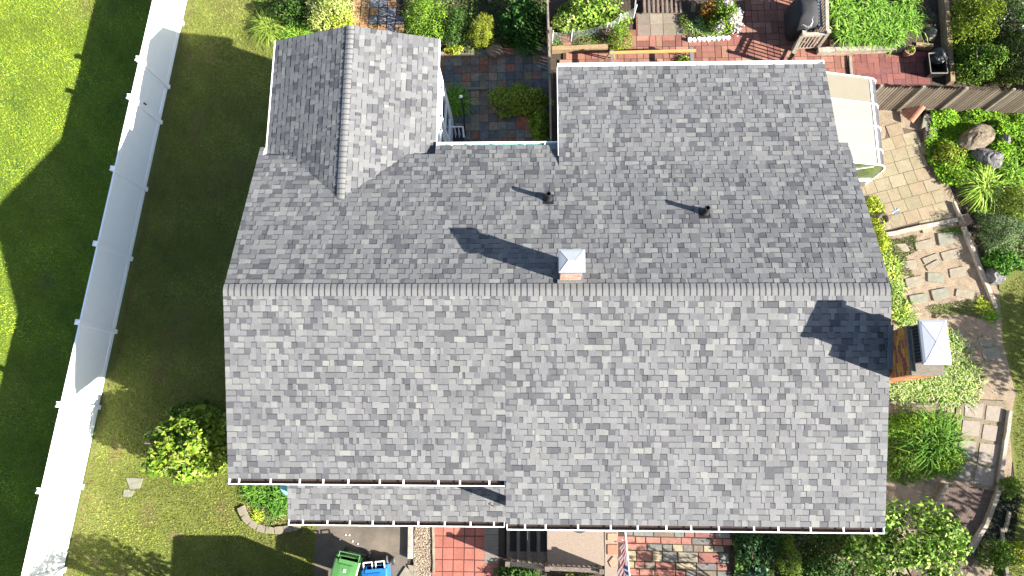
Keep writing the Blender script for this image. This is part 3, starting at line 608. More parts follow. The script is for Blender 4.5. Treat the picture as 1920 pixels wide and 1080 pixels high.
rail = thing('porch_railing', 'weathered wooden railing along the foot of the entry stoop', 'railing', (8, y0s, 0))
def railing(root, a, c, z0a, z0b, hh, posts, nb, m='wood_dark', two=True):
    a, c = np.array(a, float), np.array(c, float); d = c-a; ang = math.atan2(d[1], d[0])
    for s in posts: q = a+d*s; b = MB(); z0 = z0a+(z0b-z0a)*s; b.box((q[0], q[1], z0+hh/2+.05), (.10,.10,hh+.1), ang); b.box((q[0],q[1],z0+hh+.11),(.13,.13,.03),ang); build('post', b, m, root)
    b = MB()
    for zz, wd in ((hh, .11), (hh-.12, .05), (.12, .05)):
        A = Vector((a[0], a[1], z0a+zz)); B = Vector((c[0], c[1], z0b+zz)); b.add([A+Vector((-math.sin(ang)*wd/2*s, math.cos(ang)*wd/2*s, dz)) for dz in (0,-.04) for s in (1,-1)] + [B+Vector((-math.sin(ang)*wd/2*s, math.cos(ang)*wd/2*s, dz)) for dz in (0,-.04) for s in (1,-1)], [(0,1,5,4),(2,6,7,3),(0,4,6,2),(1,3,7,5),(0,2,3,1),(4,5,7,6)])
    build('rail', b, m, root)
    for i in range(nb):
        s = (i+.5)/nb; q = a+d*s; z0 = z0a+(z0b-z0a)*s; b = MB(); b.box((q[0], q[1], z0+(hh)/2+.03), (.04,.04,hh-.1), ang); build('baluster', b, m, root)
ra = G(952,1056,.9)[:2]; rb = G(1026,1066,1.5)[:2]; rc = G(1128,1071,1.5)[:2]
railing(rail, ra, rb, .1, .62, .85, (0,1), 7); railing(rail, rb+np.array([.06,0]), rc, .62, .62, .85, (1,), 10)
b = MB(); q = G(1087,985,.86); b.lathe((q[0], q[1]+.10, .865), [(0,0),(.30,0),(.31,.02),(.25,.03),(.0,.03)], 28); tag(build('door_mat', b, 'black_rubber'), 'round black mat on the stoop landing half under the gutter', 'mat')
# exposed flag and its pole
fl = thing('flag', 'small striped flag on a white pole leaning out from the porch', 'flag', (*G(1172,995,2.4)[:2], 2.4))
P0, P1 = Vector(G(1171,985,2.45)), Vector(G(1183,1108,3.1)); b = MB(); b.tube([P0,P1], .017, 8); b.lathe((P1.x,P1.y,P1.z), [(.0,.05),(.03,.02),(.03,-.02),(0,-.05)], 8); build('flag_pole', b, 'vinyl', fl)
b = MB(); nS, nT = 26, 18
def fp(i, j):
    s = .30 + .66*i/nS; t_ = j/nT; base = P0 + (P1-P0)*s; fall = t_*(.80)*(.25+.75*min(1, (i+2)/14)); wob = .05*math.sin(i*.9+j*.35)*t_
    return base + Vector((-.16*t_*(.4+i/nS)+wob, .30*(1-i/nS)*t_*.5-.05*t_, -fall))
for i in range(nS):
    for j in range(nT):
        canton = i > nS*.50 and j < nT*.5
        c = (.02,.028,.075) if canton else ((.25,.015,.03) if (j*11//nT) % 2 == 0 else (.42,.40,.40))
        if canton and i % 3 == 1 and j % 2 == 1: c = (.55,.55,.58)
        b.quad(fp(i,j), fp(i+1,j), fp(i+1,j+1), fp(i,j+1), c)
build('flag_cloth', b, 'flag', fl)

# ------------------------------------------------------------------ greenhouse leaning on the east wall
gh = thing('greenhouse', 'white lean-to greenhouse against the right side wall of the house', 'greenhouse', (15.9, 6, 0))
zE_, zW_ = 1.75, 2.55; xw_ = 14.92
yN = G(1650,150,zE_)[1]; yS = G(1664,312,zE_)[1]; xE = (G(1650,152,zE_)[0]+G(1664,312,zE_)[0])/2
ys = [yN, yN-.98, yN-1.95, yN-2.55, yS]; ys = [yN+(yS-yN)*k for k in (0, .29, .545, .80, 1)]
ys = [yN+(yS-yN)*k for k in (0, .30, .56, .82, 1)]
yS2 = yS
prof = [(xw_, zW_)] + [(xw_+(xE-.32-xw_)*k, zW_+(zE_+.12-zW_)*k) for k in (.5,1)] + [(xE-.20, zE_+.06), (xE-.09, zE_-.06), (xE-.02, zE_-.24), (xE, zE_-.5), (xE, .35)]
for k in range(4):
    a, c = ys[k], ys[k+1]; b = MB()
    for (x0,z0),(x1,z1) in list(zip(prof, prof[1:]))[:2]: b.add([(x0,a-.015,z0),(x1,a-.015,z1),(x1,c+.015,z1),(x0,c+.015,z0),(x0,a-.015,z0-.02),(x1,a-.015,z1-.02),(x1,c+.015,z1-.02),(x0,c+.015,z0-.02)], [(0,1,2,3),(4,7,6,5),(0,4,5,1),(1,5,6,2),(2,6,7,3),(3,7,4,0)])
    build('roof_panel', b, 'greenhouse_cream' if k == 0 else 'greenhouse_panel', gh)
    b = MB()
    for (x0,z0),(x1,z1) in list(zip(prof, prof[1:]))[2:]: b.quad((x0,a-.02,z0-.004),(x1,a-.02,z1-.004),(x1,c+.02,z1-.004),(x0,c+.02,z0-.004))
    build('curved_pane', b, 'curved_glass', gh)
for k, y in enumerate(ys):
    b = MB(); b.tube([(x, y, z+.015) for x, z in prof], .022, 6); build('frame_rib', b, 'trim', gh)
for c_, s_ in (((xE-.33, (yN+yS)/2, zE_+.135), (.05, abs(yN-yS), .03)), ((xE-.02, (yN+yS)/2, .35), (.08, abs(yN-yS)+.05, .12)), ((xE+.01,(yN+yS)/2,zE_-.35),(.04,abs(yN-yS),.05)), ((xw_+.55,(ys[1]+ys[2])/2,zW_-.55*.36+.05),(.05,abs(ys[1]-ys[2]),.03))):
    b = MB(); b.box(c_, s_); build('frame_rail', b, 'vinyl', gh)
b = MB(); b.box((xE-.1, (yN+yS)/2, .15), (.12, abs(yN-yS), .3)); b.box(((xw_+xE)/2, yS+.03, .3), (xE-xw_, .10, .6)); build('sill_wall', b, 'crown', gh)
b = MB(); pr = [(x, z) for x, z in prof if z > .3]; n = len(pr); b.add([(x, yS, z-.03) for x, z in pr] + [(xw_, yS, .62),(xE, yS, .62)], [tuple(range(n)) + (n+1, n)]) if False else None
pts = [(x, z-.02) for x, z in prof[:-1]] + [(xE,.62),(xw_,.62)]; 
for yy in (yS, yN): b = MB(); b.add([(x, yy, z) for x, z in pts], [tuple(range(len(pts)))]); build('end_pane', b, 'greenhouse_glass', gh)
b = MB(); b.box(((xw_+xE)/2, yS-.01, .64), (xE-xw_, .07, .06)); b.tube([(xw_+.1,yS-.02,.7),(xE-.45,yS-.02,zE_+.05)], .014, 5); build('end_frame', b, 'vinyl', gh)

# ------------------------------------------------------------------ white vinyl fence
fence = thing('vinyl_fence', 'tall white vinyl privacy fence running down the left lawn', 'fence', (*fpt(3), 0))
FH = 1.83; NAD = None
def s_of(px, py): return float((G(px, py)[:2]-FB[0]) @ fd)
posts = [s_of(*q) for q in ((153,912),(183,767),(213,625),(243,488),(273,355),(301,230),(315,160),(338,33))]
gap0 = (posts[5]-posts[0])/5; posts = [posts[0]+gap0*i for i in range(6)]; posts = posts + [posts[5]+1.32, posts[5]+1.32+2.44, posts[5]+1.32+4.88, posts[5]+1.32+7.32]; posts = [posts[0]-4.88, posts[0]-2.44] + posts
fa = math.atan2(fd[1], fd[0])
for i, s in enumerate(posts):
    q = fpt(s); b = MB(); b.box((q[0], q[1], .96), (.14,.15,1.92), fa); po = build('post', b, 'vinyl', fence)
    b = MB(); b.box((q[0], q[1], 1.925), (.165,.165,.03), fa); hh = .07; c0 = [Vector((q[0], q[1], 1.94)) + Matrix.Rotation(fa,3,'Z') @ Vector((sx*.07, sy*.07, 0)) for sx, sy in ((-1,-1),(1,-1),(1,1),(-1,1))]; b.add(c0+[Vector((q[0],q[1],2.0))], [(0,1,4),(1,2,4),(2,3,4),(3,0,4)]); build('post_cap', b, 'vinyl', po)
for i in range(len(posts)-1):
    s0, s1 = posts[i]+.066, posts[i+1]-.066; gate = (i == 6-0) and False; gate = abs((posts[i+1]-posts[i])-1.32) < .02
    b = MB(); mid = fpt((s0+s1)/2); L = s1-s0; npk = int(L/.15)
    for k in range(npk):
        c = fpt(s0+L*(k+.5)/npk); b.box((c[0], c[1], .94), (L/npk-.0015, .028, 1.62), fa)
    b.box((*mid, .94), (L, .024, 1.6), fa); pn = build('gate_panel' if gate else 'panel', b, 'vinyl', fence)
    if not gate:
        for zz in (.12, 1.76): r_ = MB(); r_.box((*mid, zz), (L, .055, .14), fa); build('rail', r_, 'vinyl', pn)
    else:
        for zz in (.14, 1.74): r_ = MB(); r_.box((*mid, zz), (L-.04, .075, .13), fa); build('rail', r_, 'vinyl', pn)
        for ss in (s0+.06, s1-.06): r_ = MB(); cc_ = fpt(ss); r_.box((*cc_, .94), (.10, .076, 1.7), fa); build('stile', r_, 'vinyl', pn)
        c = fpt(s0+.07, -.06); r_ = MB(); r_.box((*c, 1.15), (.03,.04,.13), fa); build('latch', r_, 'black', pn)

# ------------------------------------------------------------------ grey picket fence on the right
pf = thing('picket_fence', 'weathered grey wooden picket fence above the bright ground cover', 'fence', (*G(1750,205)[:2], 0))
pa, pb = G(1632,158,1.72)[:2], G(2060,170,1.72)[:2]; pa = pa; d = pb-pa; pang = math.atan2(d[1], d[0]); Lp = np.linalg.norm(d); d = d/Lp
b = MB(); k = 0; s = 0
while s < Lp:
    q = pa+d*s; w = .074; hh = 1.68+random.uniform(-.09,.05); tw = random.uniform(-.05,.05); col = jit(random.choice([(.115,.092,.066),(.13,.105,.078),(.10,.08,.058),(.15,.125,.092)]), .12)
    nx, ny = -d[1], d[0]; lean = random.uniform(-.012,.012); xA, xB = q-d*w/2, q+d*w/2
    pts = [(xA,.03),(xB,.03),(xB,hh-.14),(q,hh),(xA,hh-.14)]
    vs = [(p[0]+nx*.01+d[0]*0, p[1]+ny*.01, z) for p, z in pts] + [(p[0]-nx*.01, p[1]-ny*.01, z) for p, z in pts]
    b.add(vs, [(0,1,2,3,4),(9,8,7,6,5)]+[(i,5+i,5+(i+1)%5,(i+1)%5) for i in range(5)], col); s += .098
build('pickets', b, 'attr_rough', pf)
nn = np.array([d[1], -d[0]])
for zz in (.4, 1.35): b = MB(); q = (pa+pb)/2 - nn*.045; b.box((q[0], q[1], zz), (Lp, .05, .09), pang); build('rail', b, 'wood_grey', pf)
for px in (1653,1732,1812,1900): 
    s = float((G(px,153,1.72)[:2]-pa)@d); q = pa+d*s+nn*.035; b = MB(); b.box((q[0],q[1],.87), (.085,.06,1.74), pang); build('post', b, 'wood_grey', pf)

# narrow old timber fence between courtyard and vegetable bed
tf = thing('timber_fence', 'thin weathered timber fence seen edge-on beside the slate courtyard', 'fence', (*G(1030,120)[:2], 0))
pl = [G(1026,-20,1.5)[:2], G(1029,60,1.5)[:2], G(1031,140,1.5)[:2], G(1033,262,1.5)[:2]]
for a, c in zip(pl, pl[1:]):
    b = MB(); L = np.linalg.norm(c-a); n_ = int(L/.12)
    for k in range(n_): q = a+(c-a)*(k+.5)/n_; b.box((q[0], q[1], .74+random.uniform(-.02,.02)), (.11,.022,1.48), math.atan2(*(c-a)[::-1]))
    build('panel', b, 'wood_grey', tf)
    b = MB(); q = (a+c)/2; b.box((q[0], q[1], 1.46), (L, .06, .05), math.atan2(*(c-a)[::-1])); build('rail', b, 'wood_grey', tf)
for a in pl[1:3]: b = MB(); b.box((a[0]+.05, a[1], .85), (.10,.10,1.7)); build('post', b, 'wood_grey', tf)

# ------------------------------------------------------------------ timbers and edgings
def timber(p0, p1, z, w, h, label, m='wood_white', cat='timber', name='edging_timber', zb=None, group=None):
    a, c = G(*p0, z)[:2], G(*p1, z)[:2]; L = np.linalg.norm(c-a); ang = math.atan2(*(c-a)[::-1]); b = MB(); n_ = max(2, int(L/.3)); vs = []; fs = []
    zb = z-h if zb is None else zb; nx, ny = -math.sin(ang), math.cos(ang)
    for i in range(n_+1):
        q = a+(c-a)*i/n_; ww = w/2*(1+random.uniform(-.1,.1)); o = random.uniform(-.01,.01)
        vs += [(q[0]+nx*(ww+o), q[1]+ny*(ww+o), zb), (q[0]+nx*(ww*.9+o), q[1]+ny*(ww*.9+o), z+random.uniform(-.006,.006)), (q[0]-nx*(ww*.9-o), q[1]-ny*(ww*.9-o), z+random.uniform(-.006,.006)), (q[0]-nx*(ww-o), q[1]-ny*(ww-o), zb)]
    for i in range(n_):
        for j in range(3): fs.append((i*4+j, i*4+j+1, i*4+4+j+1, i*4+4+j))
    fs += [(0,3,2,1), (n_*4, n_*4+1, n_*4+2, n_*4+3)]; b.add(vs, fs); return tag(build(name, b, m), label, cat, group)
timber((1645,443),(1797,411), .12, .14, .12, 'pale timber across the foot of the sandstone patio')
timber((1808,424),(1869,577), .12, .13, .12, 'long weathered timber running down right of the stepping stones')
timber((1896,770),(1874,925), .17, .11, .17, 'white painted timber edge beside the square path slabs')
timber((1873,925),(1850,985), .15, .12, .15, 'chipped grey timber just below the white painted one', 'wood_grey')
timber((1850,985),(1822,1036), .18, .12, .18, 'lowest pale timber along the right of the soil path', 'wood_white')
timber((1776,908),(1746,972), .16, .10, .16, 'short timber left of the soil path near the leafy tree', 'wood_grey')
timber((1535,93),(1695,88), .26, .18, .25, 'weathered planter timber below the strappy green daylilies')
timber((1718,82),(1750,85), .26, .12, .25, 'short fresh timber right of the flower pot', 'wood_tan')
timber((1773,-30),(1787,152), .30, .16, .29, 'double landscape timber left of the dark hedge', 'wood_tan')
timber((1766,-30),(1779,118), .26, .10, .25, 'slimmer timber laid tight against the double landscape timber', 'wood_tan')
timber((1035,90),(1140,86), .24, .16, .23, 'timber edge of the wire-fenced vegetable bed', 'wood_tan')
timber((1594,104),(1597,142), .12, .10, .1, 'short grey post laid across the brick path', 'wood_grey')
timber((769,950),(769,1048), .16, .14, .16, 'pale timber between driveway and gravel strip', 'wood_white')
timber((812,950),(813,1075), .09, .07, .09, 'thin pale edging between gravel and red pavers', 'stone_pale', 'edging')
timber((918,2),(908,-40), .2, .12, .2, 'short brown timber at the top above the golden ball shrub', 'wood_dark')
timber((868,166),(912,165), .14, .08, .12, 'slim stone kerb above the courtyard daylily', 'stone_pale', 'kerb')
timber((1880,990),(1890,1085), .14, .10, .14, 'pale timber in the dark bed at the lower right edge', 'wood_grey')
timber((1895,960),(1886,998), .14, .08, .14, 'stub of timber above the lower right bed timber', 'wood_grey')
timber((1806,412),(1790,378), .16, .07, .16, 'little pale wood offcut beside the striped grass clump', 'wood_white')
# broken stone border round the front bed
arc = [(451,950),(457,966),(468,980),(482,988),(498,993),(515,995),(532,993),(548,989),(563,984)]
for i in range(len(arc)-1):
    a, c = G(*arc[i],.06)[:2], G(*arc[i+1],.06)[:2]; m_ = (a+c)/2; L = np.linalg.norm(c-a); b = MB(); ang = math.atan2(*(c-a)[::-1]); hw_ = .09+.02*random.random()
    dd = np.array([math.cos(ang), math.sin(ang)]); nn_ = np.array([-dd[1], dd[0]]); pts = [m_+dd*L*.46*sx*(1+random.uniform(-.05,.05))+nn_*hw_*sy*(1+random.uniform(-.15,.15)) for sx, sy in ((-1,-1),(0,-1.08),(1,-1),(1,1),(0,1),(-1,1))]
    b.prism([tuple(p) for p in pts], 0, .07+random.uniform(0,.02)); tag(build('border_stone', b, 'stone_pale'), 'pale edging stone in the curved border round the front left bed', 'edging stone', 'stones of the curved bed border')

# stepping stones, slabs
def slab(pts, z, m, label, name='stepping_stone', cat='stepping stone', th=.05, z0=None, tiltz=0, group='stepping stones in the side garden'):
    if name == 'stepping_stone': z = z*.5+.005
    P = GP(pts, z); b = MB(); n = len(P); c = P.mean(0); out = []
    if name == 'stepping_stone': P = c+(P-c)*1.10
    for i in range(n):
        a, e = P[i], P[(i+1)%n]
        out += [a + (c-a)*.03, a+(e-a)*.5+(c-a)*random.uniform(-.01,.02)]
    a_ = sum(out[i][0]*out[(i+1)%len(out)][1]-out[(i+1)%len(out)][0]*out[i][1] for i in range(len(out)))
    if a_ < 0: out = out[::-1]
    k = len(out); top = [c+(q-c)*.97 for q in out]
    vs = [(*q, z-th) for q in out] + [(*q, z-.012) for q in out] + [(*q, z+tiltz*(q[0]-c[0])) for q in top]
    b.add(vs, [(i,(i+1)%k,k+(i+1)%k,k+i) for i in range(k)] + [(k+i,k+(i+1)%k,2*k+(i+1)%k,2*k+i) for i in range(k)] + [tuple(range(2*k,3*k))])
    return tag(build(name, b, m), label, cat, group)
sheet('slab_bed', [(1795,748),(1888,752),(1872,922),(1780,905)], .045, 'weedy_dirt')
S1, S2 = 'stone_pale', 'stone_bluegrey'
slab([(1674,458),(1698,457),(1706,470),(1681,474)], .06, S1, 'small stone sunk in moss nearest the roof edge')
slab([(1717,455),(1746,448),(1750,464),(1719,467)], .06, S1, 'sandy stone just below the patio timber')
slab([(1759,438),(1787,436),(1792,454),(1763,459)], .10, S2, 'blue-grey slab nearest the patio timber, propped up')
slab([(1765,474),(1797,466),(1800,482),(1770,488)], .05, S1, 'dirt-covered stone below the propped blue-grey slab')
slab([(1730,485),(1756,475),(1760,482),(1735,495)], .06, S1, 'narrow stone, upper of the split pair')
slab([(1736,499),(1758,487),(1764,492),(1741,507)], .06, S1, 'narrow stone, lower of the split pair')
slab([(1688,491),(1716,487),(1720,505),(1692,505)], .06, S1, 'sandy stone beside the dark moss patch')
slab([(1781,505),(1806,500),(1811,517),(1783,520)], .05, S1, 'half-buried sandy stone toward the long timber')
slab([(1741,511),(1770,513),(1769,530),(1741,527)], .08, S2, 'clean blue-grey slab in the middle of the dirt')
slab([(1698,523),(1727,517),(1732,533),(1703,540)], .06, S1, 'sandy slab third from the roof edge below the moss')
slab([(1706,555),(1735,550),(1740,564),(1711,571)], .08, S2, 'blue-grey slab at the lower left of the dirt')
slab([(1747,545),(1774,540),(1780,557),(1752,563)], .08, S2, 'blue-grey slab with sharp corners, lowest in the middle')
slab([(1795,542),(1827,546),(1824,561),(1793,555)], .06, S1, 'pale stone near the tail of the long timber')
slab([(1785,618),(1808,622),(1800,636),(1778,632)], .05, S2, 'worn flagstone right of the chimney cap')
slab([(1795,645),(1822,640),(1828,655),(1802,662)], .05, S1, 'cracked flagstone right of the pale grass mound')
slab([(1836,632),(1866,637),(1858,650),(1840,648)], .05, S2, 'upper flagstone at the edge of the shaded lawn')
slab([(1842,655),(1872,650),(1878,672),(1848,676)], .05, S2, 'lower shaded flagstone by the lawn edge')
SQ = [[(1812,755),(1843,757),(1840,783),(1810,779)],[(1852,761),(1880,764),(1877,790),(1849,786)],[(1807,789),(1837,791),(1834,817),(1804,814)],[(1846,797),(1871,800),(1866,826),(1842,822)],
      [(1800,826),(1830,829),(1824,861),(1797,858)],[(1839,832),(1872,836),(1865,871),(1835,866)],[(1795,868),(1822,872),(1818,900),(1792,896)],[(1833,874),(1864,880),(1860,911),(1828,904)]]
rowl = ['top', 'second', 'third', 'bottom']
for i, q in enumerate(SQ):
    cq = np.mean(np.array(q, float), 0); q = [tuple(cq+(np.array(p_)-cq)*1.13) for p_ in q]
    slab(q, .06, 'slab_warm', 'square path slab, %s row, %s column, beside the white timber' % (rowl[i//2], ('left','right')[i%2]), 'path_slab', 'path slab', group='square slabs of the side path')
slab([(1735,187),(1762,190),(1762,206),(1737,205)], .22, 'stone_pale', 'flat stone propped against the foot of the picket fence', 'flat_stone', 'stone', th=.08, group=None)
slab([(1733,215),(1752,210),(1742,236),(1728,240)], .20, 'stone_bluegrey', 'long grey stone leaning in the bed corner', 'flat_stone', 'stone', th=.08, group=None)
slab([(1735,237),(1757,238),(1752,260),(1736,261)], .18, 'concrete', 'upright brown stone below the long grey one', 'flat_stone', 'stone', th=.15, group=None)
slab([(1800,403),(1816,399),(1826,416),(1811,425),(1801,419)], .16, 'rock_brown', 'square brown capstone where the two garden timbers meet', 'flat_stone', 'stone', th=.14, group=None)
slab([(235,895),(268,897),(262,916),(243,918)], .03, S2, 'larger flat stone in the grass beside the front shrub', 'flat_stone', 'stone', th=.03, group=None)
slab([(232,917),(252,920),(246,932),(230,932)], .03, S2, 'small broken flat stone below the larger one in the grass', 'flat_stone', 'stone', th=.03, group=None)
slab([(745,1085),(760,1062),(770,1070),(777,1092)], .05, S1, 'pale broken flagstone beside the driveway', 'flat_stone', 'stone', th=.05, group=None)
slab([(763,1058),(785,1062),(787,1095),(779,1095)], .05, S1, 'tan flagstone at the end of the gravel strip', 'flat_stone', 'stone', th=.05, group=None)
slab([(1139,1000),(1158,1000),(1158,1014),(1139,1014)], .06, 'pot', 'yellow ochre paver right of the stoop landing', 'paver', 'paver', group=None)
slab([(1139,1021),(1159,1021),(1159,1040),(1139,1040)], .06, 'terracotta', 'single red paver right of the stoop landing', 'paver', 'paver', group=None)
slab([(1141,1054),(1150,1043),(1160,1056),(1146,1064)], .06, 'pot', 'tilted ochre paver beside the flag', 'paver', 'paver', group=None)
sheet('walk_gravel', [(1134,960),(1162,960),(1162,1140),(1134,1140)], .03, 'aggregate')
# rocks
def rock(px, py, r, h, m, label, name='rock', z0=0., seed=0, cat='rock', sq=1., ang=0):
    c = G(px, py, z0+h*.6); rs = np.random.default_rng(seed); b = MB(); nu, nv = 18, 9; vs = []; dirs = rs.normal(size=(9,3)); dirs /= np.linalg.norm(dirs, axis=1, keepdims=True); amp = rs.uniform(.75, 1.0, 9)
    for j in range(nv+1):
        for i in range(nu):
            th = math.pi/2*j/nv*1.15; ph = 2*math.pi*i/nu; dv = np.array([math.cos(ph)*math.sin(th), math.sin(ph)*math.sin(th), math.cos(th)])
            rr = min(amp[k]/max(.001, dv@dirs[k]) if dv@dirs[k] > .45 else 9 for k in range(9)); rr = min(rr, 1.12)*(1+rs.uniform(-.04,.04))
            q = dv*rr; x, y = q[0]*r, q[1]*r*sq; vs.append((c[0]+x*math.cos(ang)-y*math.sin(ang), c[1]+x*math.sin(ang)+y*math.cos(ang), z0+max(-.02, q[2]*h)))
    b.add(vs, [(j*nu+i, j*nu+(i+1)%nu, (j+1)*nu+(i+1)%nu, (j+1)*nu+i) for j in range(nv) for i in range(nu)]); return tag(build(name, b, m), label, cat)
rock(928,95, .32, .30, 'rock_brown', 'brown boulder at the foot of the dark leafy shrub', seed=3, sq=.8)
rock(983,221, .18, .10, 'rock_red', 'flat red stone below the courtyard shrub', seed=5)
rock(1868,518, .33, .35, 'rock_grey', 'jagged grey rock half under the ferny plant', seed=8, sq=.9)
rock(1857,292, .52, .5, 'rock_grey', 'black and white weathered stump-like rock above the big striped grass', seed=12, sq=.7, ang=-.3)
rock(1882,262, .22, .4, 'rock_grey', 'small grey rock right of the driftwood log', seed=21)
# driftwood stump: cut, fluted trunk lying on its side
def log(px, py, L, r, ang, m, label, name, seed, tilt=.25):
    c = G(px, py, .45); rs = np.random.default_rng(seed); b = MB(); nu, nv = 30, 18; vs = []; fl_ = 1+.13*np.sin(np.arange(nu)*1.257+.6)+.06*rs.uniform(-1,1,nu); 
    for j in range(nv+1):
        s = j/nv-.5
        for i in range(nu):
            a = 2*math.pi*i/nu; rr = r*(1.0-1.6*abs(s)**2.6)*(1+.10*math.sin(9*s+i*.5))*fl_[i]*(1+rs.uniform(-.04,.04))*(1.15 if s < 0 else .85)
            x, y, z = s*L, rr*math.cos(a), rr*math.sin(a)*.85+.30+ s*tilt
            vs.append((c[0]+x*math.cos(ang)-y*math.sin(ang), c[1]+x*math.sin(ang)+y*math.cos(ang), max(z, -.02)))
    b.add(vs, [(j*nu+i, j*nu+(i+1)%nu, (j+1)*nu+(i+1)%nu, (j+1)*nu+i) for j in range(nv) for i in range(nu)] + [tuple(range(nu)), tuple(range(nv*nu,(nv+1)*nu))[::-1]]); return tag(build(name, b, m), label, 'log')
rock(1832, 256, .68, .55, 'driftwood', 'thick weathered brown driftwood stump lying in the green ground cover', 'driftwood_stump', seed=17, cat='stump', sq=.62, ang=.42)
# gnarled wood and stone pile on the patio, planter
pl_ = thing('stump_planter', 'gnarled pale stump planter on the sandstone patio by the roof edge', 'planter', (*G(1662,412)[:2], .05))
c = G(1655,412,.2); b = MB(); b.lathe((c[0],c[1],.05), [(.30,0),(.26,.12),(.20,.24),(.17,.28),(.13,.28),(.11,.20),(0,.18)], 14); build('stump', b, 'driftwood', pl_)
b = MB()
for a, l in ((0.2,.38),(-.5,.3),(1.4,.25),(2.8,.28)): b.tube([(c[0],c[1],.15),(c[0]+l*.6*math.cos(a),c[1]+l*.6*math.sin(a),.22),(c[0]+l*math.cos(a),c[1]+l*math.sin(a),.12)], [.06,.045,.02], 7)
build('root', b, 'driftwood', pl_)
b = MB(); b.tube([(c[0]+.1,c[1]+.05,.3),(c[0]+.15,c[1]+.1,.75)], .008, 5)
for k in range(7): a = k*.9; b.add([(c[0]+.15,c[1]+.1,.75),(c[0]+.15+.11*math.cos(a),c[1]+.1+.11*math.sin(a),.77),(c[0]+.15+.13*math.cos(a+.35),c[1]+.1+.13*math.sin(a+.35),.74),(c[0]+.15+.11*math.cos(a+.7),c[1]+.1+.11*math.sin(a+.7),.77)], [(0,1,2,3)])
build('pinwheel', b, 'steel', pl_)
# stacked terracotta roof tiles by the fence
for k in range(4):
    p_ = G(1706+4*k, 204+3*k, .2+.03*k); b = MB(); a0 = .72
    for i in range(6):
        t0, t1 = math.pi*i/6, math.pi*(i+1)/6
        vs = [Vector((l, math.cos(t)*.11, math.sin(t)*.08)) for l in (-.3,.3) for t in (t0,t1)] + [Vector((l, math.cos(t)*.10, math.sin(t)*.07)) for l in (-.3,.3) for t in (t0,t1)]
        mm = Matrix.Rotation(a0+.06*k,3,'Z') @ Matrix.Rotation(-.35,3,'Y'); b.add([mm@v+Vector(p_) for v in vs], [(0,1,3,2),(4,6,7,5),(0,2,6,4),(1,5,7,3)])
    tag(build('roof_tile', b, 'terracotta'), 'curved terracotta tile in the pile leaning on the picket fence', 'tile', 'terracotta tiles piled by the fence')
# ------------------------------------------------------------------ wheeled bins
def bin_(px, py, rz, body, dark, label, stripe):
    c = G(px, py, 1.0); t = thing('wheeled_bin', label, 'bin', (c[0], c[1], .004)); x, y = c[0], c[1]; m3 = Matrix.Rotation(rz, 3, 'Z')
    def T(v): q = m3 @ Vector(v); return (q.x*1.24+x, q.y*1.15+y, q.z*1.06+.004)
    b = MB(); 
    lv = [(.20,.23,.06),(.215,.25,.25),(.265,.32,.98),(.285,.345,.99),(.285,.345,1.03)]
    vs = [T((sx*hx, sy*hy, z)) for hx, hy, z in lv for sx, sy in ((-1,-1),(1,-1),(1,1),(-1,1))]
    b.add(vs, [(i*4+j, i*4+(j+1)%4, (i+1)*4+(j+1)%4, (i+1)*4+j) for i in range(4) for j in range(4)] + [(3,2,1,0)]); build('body', b, body, t)
    b = MB(); n = 8; vs = []
    for i in range(n+1):
        v = -.36+.62*i/n; crown_ = .05*math.sin(math.pi*i/n)
        for u, dz in ((-.30,0),(-.27,.03),(-.12,.05),(.12,.05),(.27,.03),(.30,0)): vs.append(T((u, v, 1.04+dz+crown_)))
    b.add(vs, [(i*6+j, i*6+j+1, i*6+7+j, i*6+6+j) for i in range(n) for j in range(5)]); b.box(T((0,.22,1.095)), (.48,.12,.02), rz); lid = build('lid', b, body, t)
    b = MB(); b.box(T((0,.165,1.135)), (.44,.008,.006), rz); b.box(T((0,-.33,1.07)), (.5,.03,.03), rz); build('lid_seam', b, dark, lid)
    b = MB()
    for sx in ((-.24,.24) if stripe == 'frame' else (-.24,-.04,.04,.24)): b.tube([T((sx,.24,1.02)), T((sx,.43,1.03))], .016, 6)
    if stripe == 'frame': b.tube([T((-.25,.43,1.03)), T((.25,.43,1.03))], .018, 8)
    else:
        for s in (-.14,.14): b.tube([T((s-.10,.43,1.03)), T((s+.10,.43,1.03))], .018, 8)
    build('handle', b, body if stripe == 'frame' else 'vinyl', t)
    b = MB(); b.box(T((.0 if stripe=='frame' else .12,.03,1.148)), (.075,.085,.004), rz); pl2 = build('number_plate', b, 'vinyl', lid)
    b = MB(); ox = 0 if stripe=='frame' else .12
    for dx_, dy_, w_, h_ in ((0,.024,.03,.007),(0,0,.03,.007),(0,-.024,.03,.007),(-.015,.012,.007,.026),(.015,.012,.007,.026),(-.015,-.012,.007,.026),(.015,-.012,.007,.026)): b.box(T((ox+dx_,.03+dy_,1.1525)), (w_,h_,.003), rz)
    build('number', b, 'steel', lid)
    for s in (-1,1):
        b = MB(); p0, p1 = T((s*.26,.30,.12)), T((s*.31,.30,.12)); b.tube([p0,p1], .125, 18); w_ = build('wheel', b, 'black_rubber', t); b = MB(); b.tube([T((s*.31,.30,.12)), T((s*.318,.30,.12))], .06, 12); build('hub', b, 'paint_silver', w_)
    b = MB(); b.tube([T((-.28,.30,.12)), T((.28,.30,.12))], .014, 6); build('axle', b, 'steel', t)
    return t
bin_(649,1070,-.20,'bin_green','black','green wheeled bin standing on the driveway','frame')
bin_(704,1087,.10,'bin_blue','bin_blue_dark','blue wheeled bin to the right of the green bin','double')
